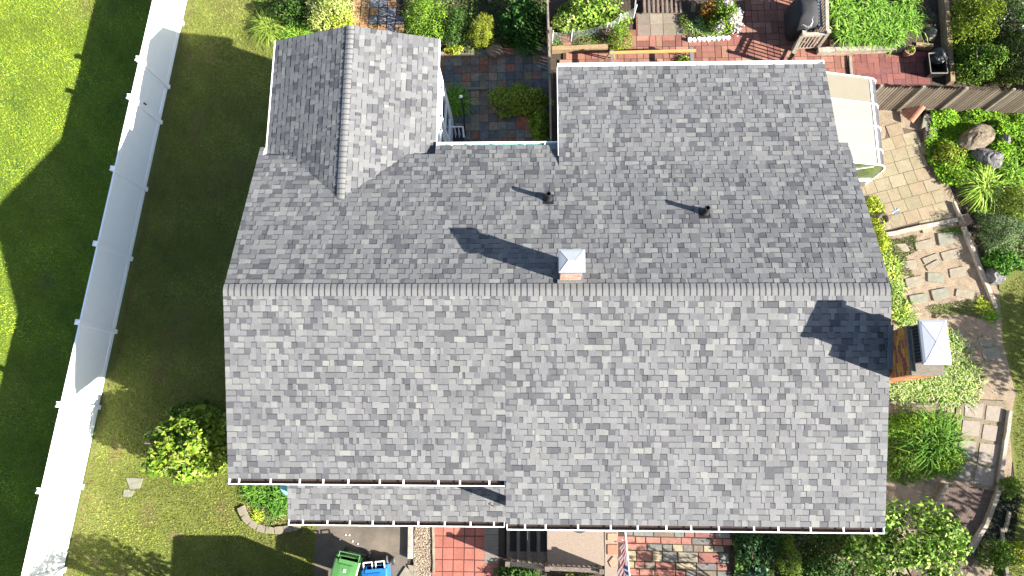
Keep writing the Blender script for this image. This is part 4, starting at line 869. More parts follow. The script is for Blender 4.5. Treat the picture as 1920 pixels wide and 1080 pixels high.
t = thing('bucket', 'short black tipped bucket behind the blue bin', 'bucket', (*G(722,1056,.3)[:2], .004)); c = G(719,1056,.25); b = MB(); b.tube([(c[0]-.14,c[1]-.04,.17),(c[0]+.12,c[1]+.03,.17)], [.13,.165], 18); build('body', b, 'black', t); b = MB(); b.tube([(c[0]+.115,c[1]+.03,.17),(c[0]+.13,c[1]+.035,.17)], .172, 18); build('rim', b, 'steel', t)
# driveway pebbles
for px, py in ((648,1003),(655,1003),(638,1012),(661,1015),(671,1020),(674,986)):
    c = G(px, py, .01); b = MB(); b.lathe((c[0],c[1],.004), [(.022,0),(.024,.012),(.012,.024),(0,.026)], 7); tag(build('pebble', b, 'vinyl'), 'small white pebble lying on the driveway above the bins', 'pebble', 'pebbles on the driveway')
# unseen van added below the frame to cast the boxy shadow on the lawn
van = thing('shadow_van', 'unseen silver van added below the frame to cast the boxy lawn shadow', 'van', (.9,-10,0))
prv = [(-12.2,.35),(-12.25,1.0),(-11.6,1.15),(-11.0,1.95),(-7.62,2.0),(-7.5,1.9),(-7.48,.35)]
def vside(x0, x1, pr): return [(x0,y,z) for y,z in pr] + [(x1,y,z) for y,z in pr]
n = len(prv); b = MB(); b.add(vside(-.15,1.75,prv), [tuple(range(n)), tuple(range(n,2*n))[::-1]]+[(i,(i+1)%n,n+(i+1)%n,n+i) for i in range(n)]); build('body', b, 'paint_silver', van)
for x in (-.155,1.755):
    b = MB(); b.box((x,-9.3,1.55),(.01,2.8,.5)); build('window', b, 'glass_dark', van)
    for y in (-8.4,-11.4): b = MB(); b.tube([(x-.1*(1 if x > 1 else -1),y,.34),(x,y,.34)], .34, 20); build('wheel', b, 'black_rubber', van)

# ------------------------------------------------------------------ back yard objects
def sawhorse(px, py, label, z=.72):
    c = G(px, py, z); t = thing('sawhorse', label, 'sawhorse', (c[0], c[1], .05))
    for sx in (-1,1):
        for sy in (-1,1): b = MB(); b.tube([(c[0]+sx*.05, c[1]+sy*.22, z-.03),(c[0]+sx*.16, c[1]+sy*.34, .05)], .022, 5); build('leg', b, 'board_yellow' if sy > 0 else 'orange', t)
    b = MB(); b.box((c[0], c[1], z), (.11,.55,.05)); build('top', b, 'steel', t); b = MB(); b.box((c[0],c[1]-.30,z-.10),(.07,.05,.22)); build('brace', b, 'orange', t)
sawhorse(1148,108,'orange sawhorse under the left end of the yellow board'); sawhorse(1297,103,'orange sawhorse under the right end of the yellow board')
a, c = G(1143,99,.78), G(1305,95,.78); b = MB(); m_ = (a+c)/2; b.box(m_, (np.linalg.norm(c-a), .10, .045), math.atan2(c[1]-a[1], c[0]-a[0])); tag(build('board', b, 'board_yellow'), 'long yellow board laid across two sawhorses on the brick patio', 'board')
pr_ = thing('wood_ramp_railing', 'whitewashed wooden stair railing with slats at the right of the brick patio', 'railing', (*G(1530,70)[:2], 0))
r1, r2, r3, r4 = G(1550,-40,1.0)[:2], G(1552,62,1.0)[:2], G(1506,64,1.0)[:2], G(1488,100,1.0)[:2]
railing(pr_, r1, r2, .05, .05, .95, (0,1), 16, 'wood_white'); railing(pr_, r2, r3, .05, .05, .95, (1,), 7, 'wood_white'); railing(pr_, r3, r4, .05, .05, .90, (1,), 6, 'wood_grey')
gr = thing('covered_grill', 'barbecue grill under a black cover inside the wooden railing', 'grill', (*G(1512,30)[:2], .05)); c = G(1512,22,.9)
b = MB(); lv = [(.42,.36,.08),(.43,.37,.5),(.40,.33,.85),(.30,.22,1.06),(.10,.08,1.12)]; k = 20; vs = [(c[0]+hx*math.copysign(abs(math.cos(2*math.pi*i/k))**.35, math.cos(2*math.pi*i/k))*(1+.04*math.sin(7*i+j)), c[1]+hy*1.6*math.copysign(abs(math.sin(2*math.pi*i/k))**.35, math.sin(2*math.pi*i/k))*(1+.03*math.sin(5*i+j)), z) for j, (hx,hy,z) in enumerate(lv) for i in range(k)]
b.add(vs, [(j*k+i, j*k+(i+1)%k, (j+1)*k+(i+1)%k, (j+1)*k+i) for j in range(4) for i in range(k)]+[tuple(range(4*k,5*k))]); build('cover', b, 'black_rubber', gr, smooth=True)
b = MB(); b.box((c[0]+.46,c[1],.78),(.16,.95,.04)); build('side_shelf', b, 'steel', gr)
b = MB()
for sx in (-.3,.3):
    for sy in (-.4,.4): b.tube([(c[0]+sx,c[1]+sy,.05),(c[0]+sx,c[1]+sy,.2)], .03, 6)
build('foot', b, 'steel', gr)
# small metal heron on the railing corner
hn = thing('bird_ornament', 'small pale metal wading bird perched on the railing corner', 'ornament', (*r3, 1.1)); x, y = r3[0]+.05, r3[1]+.05
b = MB(); b.tube([(x-.12,y-.02,1.3),(x-.03,y,1.33),(x+.06,y+.02,1.36),(x+.10,y+.10,1.42),(x+.07,y+.17,1.50),(x+.09,y+.22,1.5),(x+.13,y+.30,1.48)], [.012,.05,.045,.018,.014,.018,.004], 8); build('body', b, 'paint_silver', hn)
for s in (-.02,.03): b = MB(); b.tube([(x+s,y,1.31),(x+s,y-.01,1.08)], .006, 5); build('leg', b, 'paint_silver', hn)
b = MB(); b.tube([(x-.05,y-.01,1.34),(x-.2,y+.05,1.4),(x-.26,y+.02,1.38)], [.03,.015,.003], 6); build('wing', b, 'paint_silver', hn)
# tub with black bag
t = thing('storage_tub', 'dark tub with pale rim right of the brick path', 'tub', (*G(1757,120)[:2], .05)); c = G(1757,120,.4)
b = MB(); w2, h2 = .27, .36
vs = [(c[0]+sx*w2*k, c[1]+sy*h2*k, z) for k, z in ((.85,.05),(1,.45),(.88,.45),(.78,.10)) for sx, sy in ((-1,-1),(1,-1),(1,1),(-1,1))]; b.add(vs, [(j*4+i, j*4+(i+1)%4, j*4+4+(i+1)%4, j*4+4+i) for j in range(3) for i in range(4)]+[(12,13,14,15)]); build('body', b, 'black', t)
b = MB(); 
for i in range(4): p, q = vs[4+i], vs[4+(i+1)%4]; b.tube([Vector(p)+Vector((0,0,.01)), Vector(q)+Vector((0,0,.01))], .018, 6)
build('rim', b, 'stone_pale', t)
rock(1762,103, .30, .35, 'black', 'crumpled black plastic bag heaped in the tub', 'plastic_bag', z0=.22, seed=31, cat='bag')
# flower pot
t = thing('flower_pot', 'pale clay flower pot with small yellow-green plant on the brick path', 'flower pot', (*G(1703,98)[:2], .054)); c = G(1706,94,.35); b = MB(); b.lathe((c[0],c[1],.054), [(.10,0),(.15,.26),(.17,.27),(.17,.33),(.145,.33),(.13,.26),(0,.26)], 20); build('pot', b, 'pot', t)
V, cc = dome_leaves(c[0],c[1],.3,.17,.17,.22,260,.06,LIME+MID,lobes=8); build_np('plant', V, 4, cc, M['leaf'], t)
# courtyard: stair-well hatch with white rail, garden pole with ball top
t = thing('basement_stairwell', 'dark stairwell opening with white guard rail in the courtyard corner', 'stairwell', (*G(850,250)[:2], .05))
a, c = G(829,237,.1), G(870,268,.1); b = MB(); b.box(((a[0]+c[0])/2,(a[1]+c[1])/2,.07),(c[0]-a[0],a[1]-c[1],.06)); build('hatch', b, 'black', t)
for k in range(7): x = a[0]+(c[0]-a[0])*k/6; b = MB(); b.tube([(x,a[1]-.32,.75),(x,a[1]-.32,.10)], .010, 5); b.tube([(x,a[1]-.32,.75),(x+.02,c[1],.55)], .010, 5); build('baluster', b, 'vinyl', t)
b = MB(); b.tube([(a[0]-.05,a[1]-.32,.76),(c[0]+.03,a[1]-.32,.76)], .022, 6); b.tube([(c[0]+.03,a[1]-.32,.76),(c[0]+.05,c[1],.55)], .018, 6); build('rail', b, 'vinyl', t)
t = thing('garden_pole', 'curved black garden pole topped by a white ball in the courtyard', 'pole', (*G(876,250)[:2], .05)); tp = Vector(G(864,181,1.55)); bt = Vector(G(872,252,.05))
b = MB(); b.tube([bt, bt+Vector((.02,.1,.5)), (tp+bt)/2+Vector((.06,0,.3)), tp], .028, 7); build('pole', b, 'black', t)
b = MB(); b.lathe((tp.x,tp.y,tp.z), [(.0,-.05),(.04,-.035),(.055,0),(.04,.035),(0,.05)], 12); build('ball', b, 'vinyl', t, smooth=True)
b = MB(); b.tube([tp, tp+Vector((-.25,.02,.05)), tp+Vector((-.45,-.05,-.02))], .008, 5); build('arm', b, 'black', t)
b = MB(); c = G(882,255,.06); b.tube([(c[0]+.18*math.cos(u), c[1]+.14*math.sin(u), .07) for u in np.linspace(-2.3,.9,12)], .022, 7); tag(build('hose_piece', b, 'stone_pale'), 'short pale curl of hose on the slate by the black pole', 'hose')
# steps/deck planks at the very top
t = thing('wooden_deck', 'grey plank deck step at the top edge above concrete pavers', 'deck', (*G(1240,5)[:2], .05))
for k in range(9):
    a, c = G(1204+8.4*k,-60,.22), G(1211.6+8.4*k,23,.22); b = MB(); b.box(((a[0]+c[0])/2,(a[1]+c[1])/2,.20),(c[0]-a[0],abs(a[1]-c[1]),.04)); build('plank', b, 'wood_dark', t)
b = MB(); a, c = G(1204,24,.16), G(1280,24,.16); b.box(((a[0]+c[0])/2,a[1]+.02,.13),(c[0]-a[0],.04,.10)); build('edge_board', b, 'wood_grey', t)
# wire fence round the vegetable bed
t = thing('wire_fence', 'sagging silver wire mesh fence in front of the vegetable bed', 'fence', (*G(1110,75)[:2], 0))
wp = [(1036,62),(1072,60),(1138,47),(1162,30),(1192,14),(1196,-30)]
WP = [G(a,b_,.62)[:2] for a, b_ in wp]
for q in WP: b = MB(); b.tube([(q[0],q[1],0),(q[0]+.02,q[1]-.01,.78)], .014, 6); build('stake', b, 'vinyl', t)
b = MB()
for a, c in zip(WP, WP[1:]):
    L = np.linalg.norm(c-a); n_ = int(L/.09)
    for k in range(n_+1): q = a+(c-a)*k/n_; sag = .08*math.sin(math.pi*k/n_); b.tube([(q[0],q[1],.03),(q[0]+random.uniform(-.02,.02),q[1]-.03,.66-sag)], .0022, 3, caps=False)
    for j in range(9):
        z = .05+.076*j; b.tube([(*(a+(c-a)*k/4), z-.08*math.sin(math.pi*k/4)*z/.66) for k in range(5)], .0022, 3, caps=False)
build('wire_mesh', b, 'wire', t)
# twig on the porch roof
b = MB(); c = G(926,949,3.18); b.tube([(c[0]-.06,c[1]+.02,3.17),(c[0],c[1],3.20),(c[0]+.06,c[1]-.03,3.18)], .012, 5); b.tube([(c[0],c[1],3.20),(c[0]+.03,c[1]+.05,3.20)], .008, 5); tag(build('twig', b, 'bark'), 'dark twig lying on the lower front porch roof', 'twig')
b = MB(); c = G(1765,592,.1); b.tube([(c[0]-.16,c[1]-.06,.03),(c[0],c[1]+.02,.09),(c[0]+.14,c[1]+.07,.05)], [.03,.035,.02], 7); tag(build('stick', b, 'driftwood'), 'short pale stick on the dirt above the big chimney cap', 'stick')
b = MB(); b.tube([G(484,905,.05),G(486,930,.05),G(484,950,.05),G(487,965,.05),G(500,972,.05),G(515,968,.05)], .015, 6); tag(build('garden_hose', b, 'hose'), 'thin green hose curling through the front left bed', 'hose')
b = MB(); c = G(536,914,1.0); b.lathe((c[0],c[1],0), [(.20,0),(.22,.9),(.16,1.0),(0,1.02)], 18); tag(build('rain_barrel', b, 'gutter_green'), 'teal barrel tucked under the eave left of the porch roof', 'barrel')

# ------------------------------------------------------------------ plants
shrub('shrub', 'large glossy yellow-green shrub on the front lawn left of the house', 'shrub', 334, 840, 1.32, 1.08, 2.5, 6200, .17, [(.15,.21,.018),(.11,.19,.016),(.25,.29,.06),(.06,.12,.010)], lobes=34, lobe_r=.26, up=.9)
shrub('shrub', 'darker shrub added as the house-shaded top of the large yellow-green one', 'shrub', 352, 772, .75, .38, 1.0, 900, .14, MID, lobes=22, lobe_r=.3)  # shade put into colour: darker leaves for the large shrub's part in house shade
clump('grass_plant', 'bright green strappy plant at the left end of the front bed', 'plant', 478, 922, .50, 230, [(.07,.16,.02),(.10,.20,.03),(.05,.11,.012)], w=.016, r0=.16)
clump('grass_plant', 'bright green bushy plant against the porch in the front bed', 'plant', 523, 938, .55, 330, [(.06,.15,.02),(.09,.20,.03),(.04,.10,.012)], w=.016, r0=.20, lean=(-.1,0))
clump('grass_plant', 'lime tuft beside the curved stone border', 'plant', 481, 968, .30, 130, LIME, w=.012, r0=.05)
cover('leaf_litter', [(455,935),(520,935),(560,975),(500,985),(470,975)], 500, .05, .05, [(.20,.14,.07),(.13,.095,.05),(.25,.20,.11)], label='dry pale leaf litter in the front left bed', cat='leaf litter')
shrub('shrub', 'pale variegated shrub at the top above the left wing roof', 'shrub', 610, 12, 1.05, .85, 1.5, 5200, .09, VARIEG, lobes=30, lobe_r=.28, asp=.35, up=.8)
shrub('shrub', 'bright lime shrub between the variegated one and the slate path', 'shrub', 632, 38, .55, .55, 1.0, 2200, .09, LIME, lobes=16)
shrub('shrub', 'dark shrub behind the ornamental grasses above the left wing', 'shrub', 545, 20, .75, .6, 1.0, 1800, .10, DARK, lobes=16)
clump('ornamental_grass', 'yellow-green arching grass at the far left of the upper bed', 'ornamental grass', 506, 52, 1.0, 520, [(.16,.22,.03),(.11,.18,.02),(.2,.26,.05)], w=.013, r0=.1)
clump('ornamental_grass', 'green arching grass touching the peak of the left wing eave', 'ornamental grass', 556, 64, .9, 520, STRAP, w=.013, r0=.12)
shrub('shrub', 'big clipped round shrub above the right side of the left wing', 'shrub', 793, 26, .78, .95, 1.5, 6000, .055, MID+BRIGHT, lobes=60, lobe_r=.22, tight=True, inner=.3)
shrub('shrub', 'dark leafy shrub between the two clipped ball shrubs', 'shrub', 852, 45, .50, .85, .85, 2600, .07, DARK, lobes=22)
shrub('shrub', 'golden clipped ball shrub at the top centre', 'shrub', 903, 50, .50, .62, 1.05, 4200, .045, [(.17,.20,.02),(.21,.23,.025),(.13,.17,.02)], lobes=50, lobe_r=.2, tight=True, inner=.3)
shrub('plant', 'small yellow plant at the foot of the dark shrub near the wing corner', 'plant', 851, 92, .36, .16, .35, 500, .07, LIME, lobes=8, stem=False)
shrub('shrub', 'dark large-leaved shrub left of the thin timber fence', 'shrub', 978, 30, .78, .85, 1.2, 2400, .15, [(.03,.085,.014),(.045,.11,.018),(.02,.06,.012)], lobes=20)
clump('grass_plant', 'dark fountain of grass below the large-leaved shrub', 'plant', 988, 78, .75, 420, STRAPD, w=.012, r0=.1)
shrub('shrub', 'low yellow-green shrub spreading over the slate courtyard', 'shrub', 972, 182, 1.15, .58, .75, 6200, .075, [(.19,.28,.03),(.27,.36,.05),(.12,.21,.02),(.32,.33,.06)], lobes=36, lobe_r=.24, stem=True)
shrub('shrub', 'narrow green shrub in the courtyard corner below the low spreading one', 'shrub', 1013, 232, .40, .68, .7, 2000, .075, [(.17,.26,.03),(.24,.33,.04),(.11,.20,.02)], lobes=16)
clump('grass_plant', 'dark strappy plant beside the left wing wall in the courtyard', 'plant', 852, 190, .75, 520, STRAP, w=.015, r0=.14)
shrub('vegetable_patch', 'pale leafy vegetables crowding the wire-fenced bed', 'vegetables', 1105, 18, 1.30, .62, .7, 3000, .16, PALEGR+BRIGHT, lobes=34, lobe_r=.24, stem=False, up=1.1)
shrub('vegetable_patch', 'broad pale leaves in the left corner of the wire-fenced bed', 'vegetables', 1065, 38, .52, .42, .5, 700, .17, PALEGR, lobes=14, stem=False, up=1.1)
cover('weeds', [(1036,52),(1140,50),(1150,84),(1036,86)], 1600, .06, .3, MID+[(.10,.13,.08)], label='grey-green weeds behind the wire mesh', cat='weeds')
shrub('shrub', 'feathery green bush at the right end of the wire fence', 'shrub', 1166, 62, .45, .50, .85, 2600, .06, BRIGHT, lobes=20, asp=.25)
shrub('plant', 'lime hosta-like plant under the feathery bush', 'plant', 1158, 90, .34, .14, .25, 260, .09, LIME, lobes=8, stem=False)
shrub('plant', 'small green plant at the right sawhorse', 'plant', 1285, 110, .3, .2, .3, 300, .07, BRIGHT, lobes=8, stem=False)
# planter island
pi_ = GP([(1276,20),(1290,78),(1362,74),(1398,30),(1396,-60),(1276,-60)], .08); b = MB(); b.prism([tuple(q) for q in pi_], 0, .07); struct('island_bed', b, 'soil')
for i in range(9):
    c = G(1293+9*i, 75-.5*i, .1); b = MB(); s = .08; pts = [(c[0]+s*math.cos(a)*random.uniform(.85,1.1), c[1]+s*.8*math.sin(a)*random.uniform(.85,1.1)) for a in np.linspace(0,5.6,8)]; b.prism(pts, .04, .15+random.uniform(-.02,.02)); tag(build('border_stone', b, 'trim'), 'white edging stone along the foot of the island flower bed', 'edging stone', 'white stones of the island bed')
shrub('shrub', 'white blossoming shrub in the island flower bed', 'shrub', 1362, 22, .58, .62, 1.0, 1800, .08, BRIGHT, lobes=20, flowers=(900,.075,(.62,.58,.60)))
shrub('shrub', 'rusty orange-leaved shrub left of the white blossoms', 'shrub', 1330, 10, .34, .36, .9, 1100, .07, [(.22,.10,.02),(.16,.10,.02),(.26,.14,.03)], lobes=14)
multi_clump('grass_plant', 'pale strappy tufts filling the front of the island bed', 'plant', [(1302,50),(1322,58),(1345,58),(1315,38)], .40, 110, STRAP+[(.3,.34,.22)], w=.011, r0=.07)
shrub('shrub', 'mossy green edge plant at the left of the island bed', 'shrub', 1284, 40, .16, .55, .3, 900, .05, [(.07,.11,.02),(.10,.14,.03)], lobes=10, stem=False)
b = MB(); b.tube([G(1300,22,.2), G(1302,-5,.5), G(1296,-40,.9)], [.09,.07,.05], 8); tag(build('tree_stump', b, 'driftwood'), 'pale twisted trunk rising from the island bed', 'trunk')
# daylily bed
k = 0
for (px, py) in ((1572,18),(1604,30),(1640,12),(1672,36),(1588,62),(1628,62),(1668,68),(1704,40),(1566,-10),(1700,4),(1645,42)):
    clump('daylily', ['leaf-green daylily in the raised bed right of the stair railing'][0], 'daylily', px, py, .85, 330, [(.09,.20,.02),(.13,.26,.03),(.06,.14,.014),(.21,.32,.06)], z0=.2, w=.015, r0=.12, group='daylilies in the raised bed', spread=.9); k += 1
b = MB(); b.prism([tuple(q) for q in GP([(1556,-60),(1730,-60),(1728,86),(1556,90)], .2)], 0, .2); struct('raised_bed', b, 'soil')
shrub('plant', 'thin twiggy grey-green plant in the gravel right of the daylilies', 'plant', 1742, 35, .35, .55, .4, 700, .05, [(.14,.17,.08),(.2,.2,.12),(.1,.12,.06)], lobes=12, asp=.25, stem=False)
rock(1748,62, .24, .22, 'stone_pale', 'pale cracked rock above the tub', seed=41); rock(1735,50,.18,.12,'rock_red','reddish stone beside the pale cracked rock', seed=42); rock(1722,4,.2,.15,'rock_red','reddish stone at the top edge behind the daylilies', seed=44)
# hedge group top right
shrub('shrub', 'tall yellow-green hedge shrub right of the double timber', 'shrub', 1838, 30, .85, 1.1, 1.5, 5200, .07, [(.12,.18,.012),(.16,.21,.015),(.07,.12,.01)], lobes=40, lobe_r=.24)
shrub('shrub', 'green hedge shrub just above the picket fence posts', 'shrub', 1845, 112, .95, .62, 1.3, 4200, .07, MID, lobes=32, lobe_r=.24)
shrub('shrub', 'dark round shrub with yellow tips at the right edge above the picket fence', 'shrub', 1905, 108, .7, .7, 1.3, 3200, .07, [(.04,.07,.012),(.10,.10,.02),(.03,.055,.012)], lobes=28)
shrub('shrub', 'dark shrub sprinkled with white flowers in the top right corner', 'shrub', 1905, 28, .75, .85, 1.2, 3000, .07, DARK, lobes=26, flowers=(70,.07,(.6,.6,.6)))
# ground cover under the picket fence
cover('ground_cover', [(1745,205),(1775,198),(1990,200),(1990,300),(1900,330),(1870,350),(1770,345),(1742,300),(1735,265),(1745,240)], 15000, .085, .38, [(.09,.20,.010),(.12,.25,.014),(.06,.14,.008),(.18,.30,.02)], label='bright green ground cover below the picket fence', cat='ground cover', patch=1.1)
shrub('shrub', 'yellow-leaved low shrub left of the driftwood log', 'shrub', 1782, 292, .55, .60, .55, 2600, .07, [(.17,.22,.02),(.22,.26,.03),(.13,.19,.02)], lobes=22)
shrub('shrub', 'green low shrub just below the yellow-leaved one', 'shrub', 1800, 330, .40, .35, .45, 1200, .06, BRIGHT, lobes=14)
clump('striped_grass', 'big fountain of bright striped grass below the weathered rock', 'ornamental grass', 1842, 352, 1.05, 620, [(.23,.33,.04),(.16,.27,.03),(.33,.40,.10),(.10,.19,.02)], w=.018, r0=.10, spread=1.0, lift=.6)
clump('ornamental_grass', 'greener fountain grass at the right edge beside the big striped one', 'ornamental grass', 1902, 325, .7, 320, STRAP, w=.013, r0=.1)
shrub('shrub', 'golden green shrub at the right edge below the fountain grass', 'shrub', 1915, 375, .55, .65, .9, 2400, .06, [(.14,.19,.02),(.09,.14,.016)], lobes=20)
shrub('shrub', 'round boxwood with pale leaf edges right of the long timber', 'shrub', 1884, 432, .66, .66, 1.05, 6200, .045, [(.10,.15,.06),(.05,.10,.03),(.18,.22,.11),(.035,.075,.02)], lobes=60, lobe_r=.2, tight=True)
shrub('fern', 'bright ferny plant drooping below the round boxwood', 'fern', 1885, 488, .55, .45, .6, 1300, .15, [(.05,.14,.016),(.08,.19,.02),(.035,.10,.014)], lobes=18, asp=.3, stem=False)
cover('moss', [(1655,452),(1720,440),(1722,470),(1700,480),(1715,520),(1690,515),(1672,480)], 2600, .04, .08, [(.07,.11,.015),(.05,.08,.015),(.10,.08,.04)], label='patchy moss and weeds between stepping stones by the roof', cat='moss')
cover('moss', [(1760,432),(1800,425),(1808,440),(1775,438)], 500, .04, .06, MID, label='thin green weeds along the inside of the patio timber', cat='moss')
cover('moss', [(1740,575),(1820,560),(1870,590),(1868,605),(1810,590),(1750,590)], 1600, .045, .08, [(.06,.10,.015),(.09,.12,.02)], label='straggling weeds above the chimney cap', cat='weeds')
clump('grass_plant', 'yellow-green tuft at the tail of the long timber', 'plant', 1848, 572, .3, 160, LIME, w=.012, r0=.1)
clump('grass_plant', 'green tuft just right of the weedy strip by the shaded lawn', 'plant', 1862, 588, .25, 160, STRAP, w=.012, r0=.1)
for i, (px, py) in enumerate(((1640,385),(1648,418),(1655,448))): shrub('plant', ['lime leafy plant under the roof edge beside the greenhouse', 'lime leafy plant under the roof edge beside the stump planter', 'lime leafy plant under the roof edge by the patio timber'][i], 'plant', px, py, .28, .35, .4, 800, .08, LIME, lobes=10, stem=False)
for i, (px, py) in enumerate(((1672,500),(1680,535),(1690,575),(1702,598))): clump('grass_plant', ['pale variegated tuft along the east eave, topmost of four', 'pale variegated tuft along the east eave, second of four', 'pale variegated tuft along the east eave, third of four', 'pale variegated tuft just above the brick chimney'][i], 'plant', px, py, .42, 260, PALEGR, w=.014, r0=.12)
i = 0
for (px, py) in ((1690,705),(1722,700),(1752,690),(1785,680),(1800,712),(1765,722),(1728,728),(1695,735),(1780,738),(1815,700),(1812,735),(1790,650)):
    clump('ribbon_grass', 'pale green ribbon grass clump in the mound below the brick chimney', 'ornamental grass', px, py, .42, 380, PALEGR+[(.30,.34,.17)], w=.015, r0=.17, group='ribbon grass mound', spread=1.0); i += 1
shrub('plant', 'two-lobed lime leafy weed beside the chimney base', 'plant', 1730, 698, .22, .16, .62, 120, .13, LIME, lobes=4, stem=True)
timber((1668,755),(1800,760), .10, .07, .1, 'brown edging strip under the pale grass mound', 'wood_dark', 'edging')
# big green plants right of lower roof
shrub('shrub', 'bright leafy shrub against the roof edge below the grass mound', 'shrub', 1720, 800, .95, .48, .9, 3600, .09, BRIGHT, lobes=30, asp=.35)
clump('daylily', 'big dark arching daylily in the middle of the lower right shrubs', 'daylily', 1742, 828, 1.25, 700, [(.05,.12,.012),(.075,.155,.016),(.035,.085,.010)], w=.018, r0=.22, lean=(-.1,.1), lift=.85)
shrub('shrub', 'green shrub in the lower part beside the square path slabs', 'shrub', 1780, 862, .62, .52, .8, 2600, .08, MID+BRIGHT, lobes=22, asp=.35)
shrub('shrub', 'green low shrub right beside the lower roof edge', 'shrub', 1695, 868, .52, .42, .7, 1800, .08, MID, lobes=16, asp=.35)
shrub('shrub', 'small dark green bush outside the grey timber', 'shrub', 1900, 915, .38, .38, .5, 1200, .06, MID, lobes=14)
shrub('shrub', 'round green bush in the dark lower right bed', 'shrub', 1873, 1040, .55, .50, .7, 2400, .065, MID, lobes=24)
cover('ground_cover', [(1868,930),(1915,925),(1905,1010),(1850,1010),(1845,990)], 1800, .07, .2, [(.02,.025,.02),(.03,.03,.02),(.02,.035,.015)], label='dark purple-black ground cover beside the soil path timbers', cat='ground cover')
shrub('shrub', 'yellow-green bush at the bottom right corner', 'shrub', 1918, 1040, .3, .4, .4, 700, .07, LIME, lobes=10)
# front right planting under the tree
shrub('shrub', 'dark palmate shrub right of the patchwork walk', 'shrub', 1418, 1022, .62, .62, .8, 1800, .15, [(.02,.05,.016),(.03,.07,.02)], lobes=18, asp=.35)
shrub('conifer', 'soft yellow-green conifer between the dark shrub and the leafy tree', 'conifer', 1485, 1052, .35, .62, 1.2, 2600, .07, [(.08,.13,.014),(.11,.16,.02),(.06,.10,.012)], lobes=18, asp=.2)
shrub('hosta', 'blue-green hosta at the bottom beside the patchwork walk', 'hosta', 1418, 1080, .42, .36, .4, 160, .26, [(.05,.11,.06),(.07,.13,.08)], lobes=8, asp=.75, stem=False, up=1.4)
shrub('shrub', 'dark shrub with bronze leaves under the front gutter corner', 'shrub', 1590, 1020, .8, .52, 1.0, 2200, .09, DARK+[(.12,.09,.03)], lobes=22)
shrub('shrub', 'dark green shrub at the bottom below the gutter corner', 'shrub', 1540, 1070, .7, .5, .9, 1800, .09, DARK, lobes=18)
shrub('shrub', 'low green bushes in front of the porch railing', 'shrub', 965, 1085, .75, .32, .55, 1200, .10, [(.03,.08,.014),(.05,.11,.02)], lobes=14)
shrub('shrub', 'yellow blooming plant before the middle of the porch railing', 'shrub', 1085, 1090, .62, .22, .5, 900, .07, [(.25,.24,.04),(.08,.14,.02)], lobes=12)
def tree(name, label, px, py, z0, trunk_h, rx, ry, zc, hz, n, L, pal, at=None, seed=0):
    c = G(px, py, zc) if at is None else np.array([*at, 0]); x, y = c[0], c[1]; t = thing(name, label, 'tree', (x, y, 0)); b = MB()
    b.tube([(x,y,-.02),(x+.05,y+.03,trunk_h*.5),(x,y,trunk_h),(x+.03,y,zc)], [.10,.08,.07,.03], 8)
    for k in range(9): a = k*2.4; q = random.uniform(.45,.85); b.tube([(x,y,trunk_h*random.uniform(.5,1)),(x+rx*.4*q*math.cos(a),y+ry*.4*q*math.sin(a),zc-hz*.1),(x+rx*q*math.cos(a),y+ry*q*math.sin(a),zc+hz*.25)], [.045,.03,.01], 6)
    build('trunk', b, 'bark', t); V1, c1 = dome_leaves(x, y, zc-hz*.2, rx, ry, hz, n, L, pal, lobes=46, lobe_r=.24, up=.8, inner=.1); build_np('crown', V1, 4, c1, M['leaf'], t); return t
tree('tree', 'light-leaved small tree overhanging the lower right roof corner', 1698, 1035, 0, 1.3, 2.0, 1.6, 1.7, 1.3, 5600, .15, [(.12,.22,.025),(.17,.27,.04),(.27,.35,.10),(.05,.11,.012),(.09,.17,.02)])
tree('tree', 'young leafy tree below the bottom edge near the front lawn', 0, 0, 0, 1.2, .95, .8, 1.7, 1.9, 900, .16, MID, at=(-1.5,-8.5))
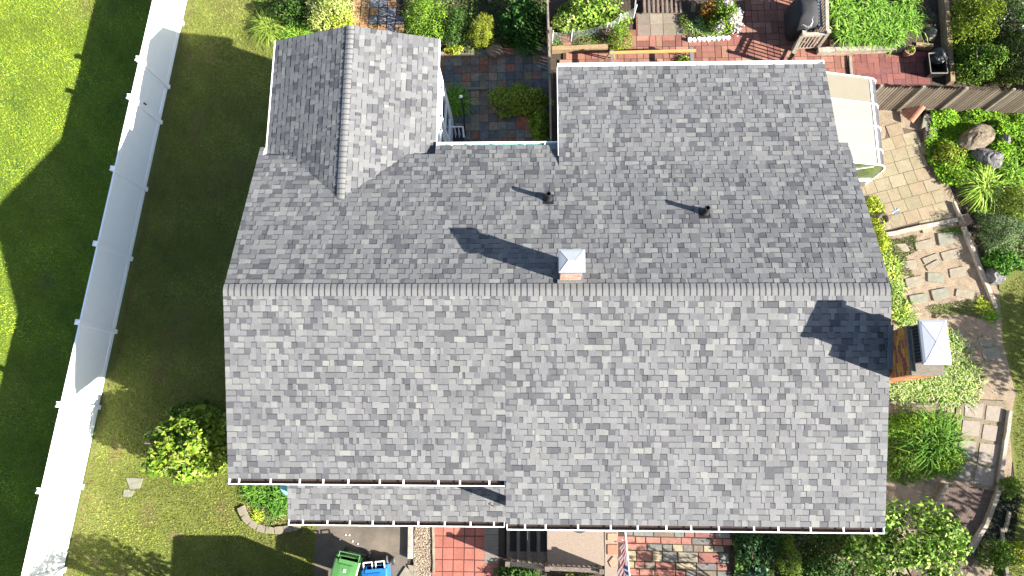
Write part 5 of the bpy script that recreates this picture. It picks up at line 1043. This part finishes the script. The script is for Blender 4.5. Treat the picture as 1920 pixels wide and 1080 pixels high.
tree('tree', 'unseen airy tree added below the bottom edge to dapple the patchwork walk', 0, 0, 0, 1.2, .8, .6, 1.6, 1.5, 420, .13, MID, at=(14.7,-8.3))  # unseen tree, added only for dappled shade on the walk
tree('tree', 'slender leafy tree below the bottom edge whose shade reaches the white fence', 0, 0, 0, 2.0, .8, .55, 2.6, 1.5, 380, .18, MID, at=(-3.0,-8.5))
tree('tree', 'leafy tree outside the right edge shading the side lawn', 0, 0, 0, 1.6, 1.7, 1.9, 2.2, 1.6, 2600, .18, MID, at=(26.6,-2.0))
tree('tree', 'tall leafy tree outside the lower right corner', 0, 0, 0, 2.2, 1.9, 1.8, 2.8, 2.2, 2600, .18, MID, at=(25.2,-7.3))
tree('tree', 'leafy tree outside the upper right corner behind the hedge', 0, 0, 0, 1.6, 1.4, 1.6, 2.2, 1.8, 2200, .18, MID, at=(27.5,7.4))

cover('ground_cover', [(470,-60),(655,-60),(652,55),(520,80),(490,60)], 2500, .09, .2, MID+DARK, label='mixed low greenery filling the bed above the left wing', cat='ground cover')
cover('ground_cover', [(755,-60),(1024,-60),(1026,100),(940,100),(860,100),(825,95),(755,60)], 5200, .08, .25, DARK+MID, label='dark low greenery between the clipped shrubs at the top', cat='ground cover')
cover('ground_cover', [(1792,-80),(1990,-80),(1990,160),(1795,155)], 9000, .075, .45, [(.10,.16,.012),(.07,.12,.012),(.05,.09,.01)], label='low greenery filling the hedge bed above the picket fence', cat='ground cover', patch=1.2)
cover('ground_cover', [(1810,330),(1990,300),(1990,520),(1880,500),(1850,470),(1825,400)], 5000, .08, .25, DARK+MID, label='dark greenery around the boxwood and the striped grass', cat='ground cover')
cover('ground_cover', [(1375,995),(1660,1000),(1670,1110),(1380,1120)], 4200, .10, .4, DARK, label='dark shaded greenery under the small tree by the front gutter', cat='ground cover')
cover('ground_cover', [(1665,775),(1800,775),(1810,880),(1700,910),(1665,900)], 2500, .09, .25, MID+BRIGHT, label='greenery between the shrubs against the lower roof edge', cat='ground cover')
cover('ground_cover', [(1655,385),(1672,450),(1690,520),(1710,600),(1640,600),(1640,385)], 2500, .09, .2, LIME+PALEGR, label='lime and pale foliage strip under the right roof edge', cat='ground cover')
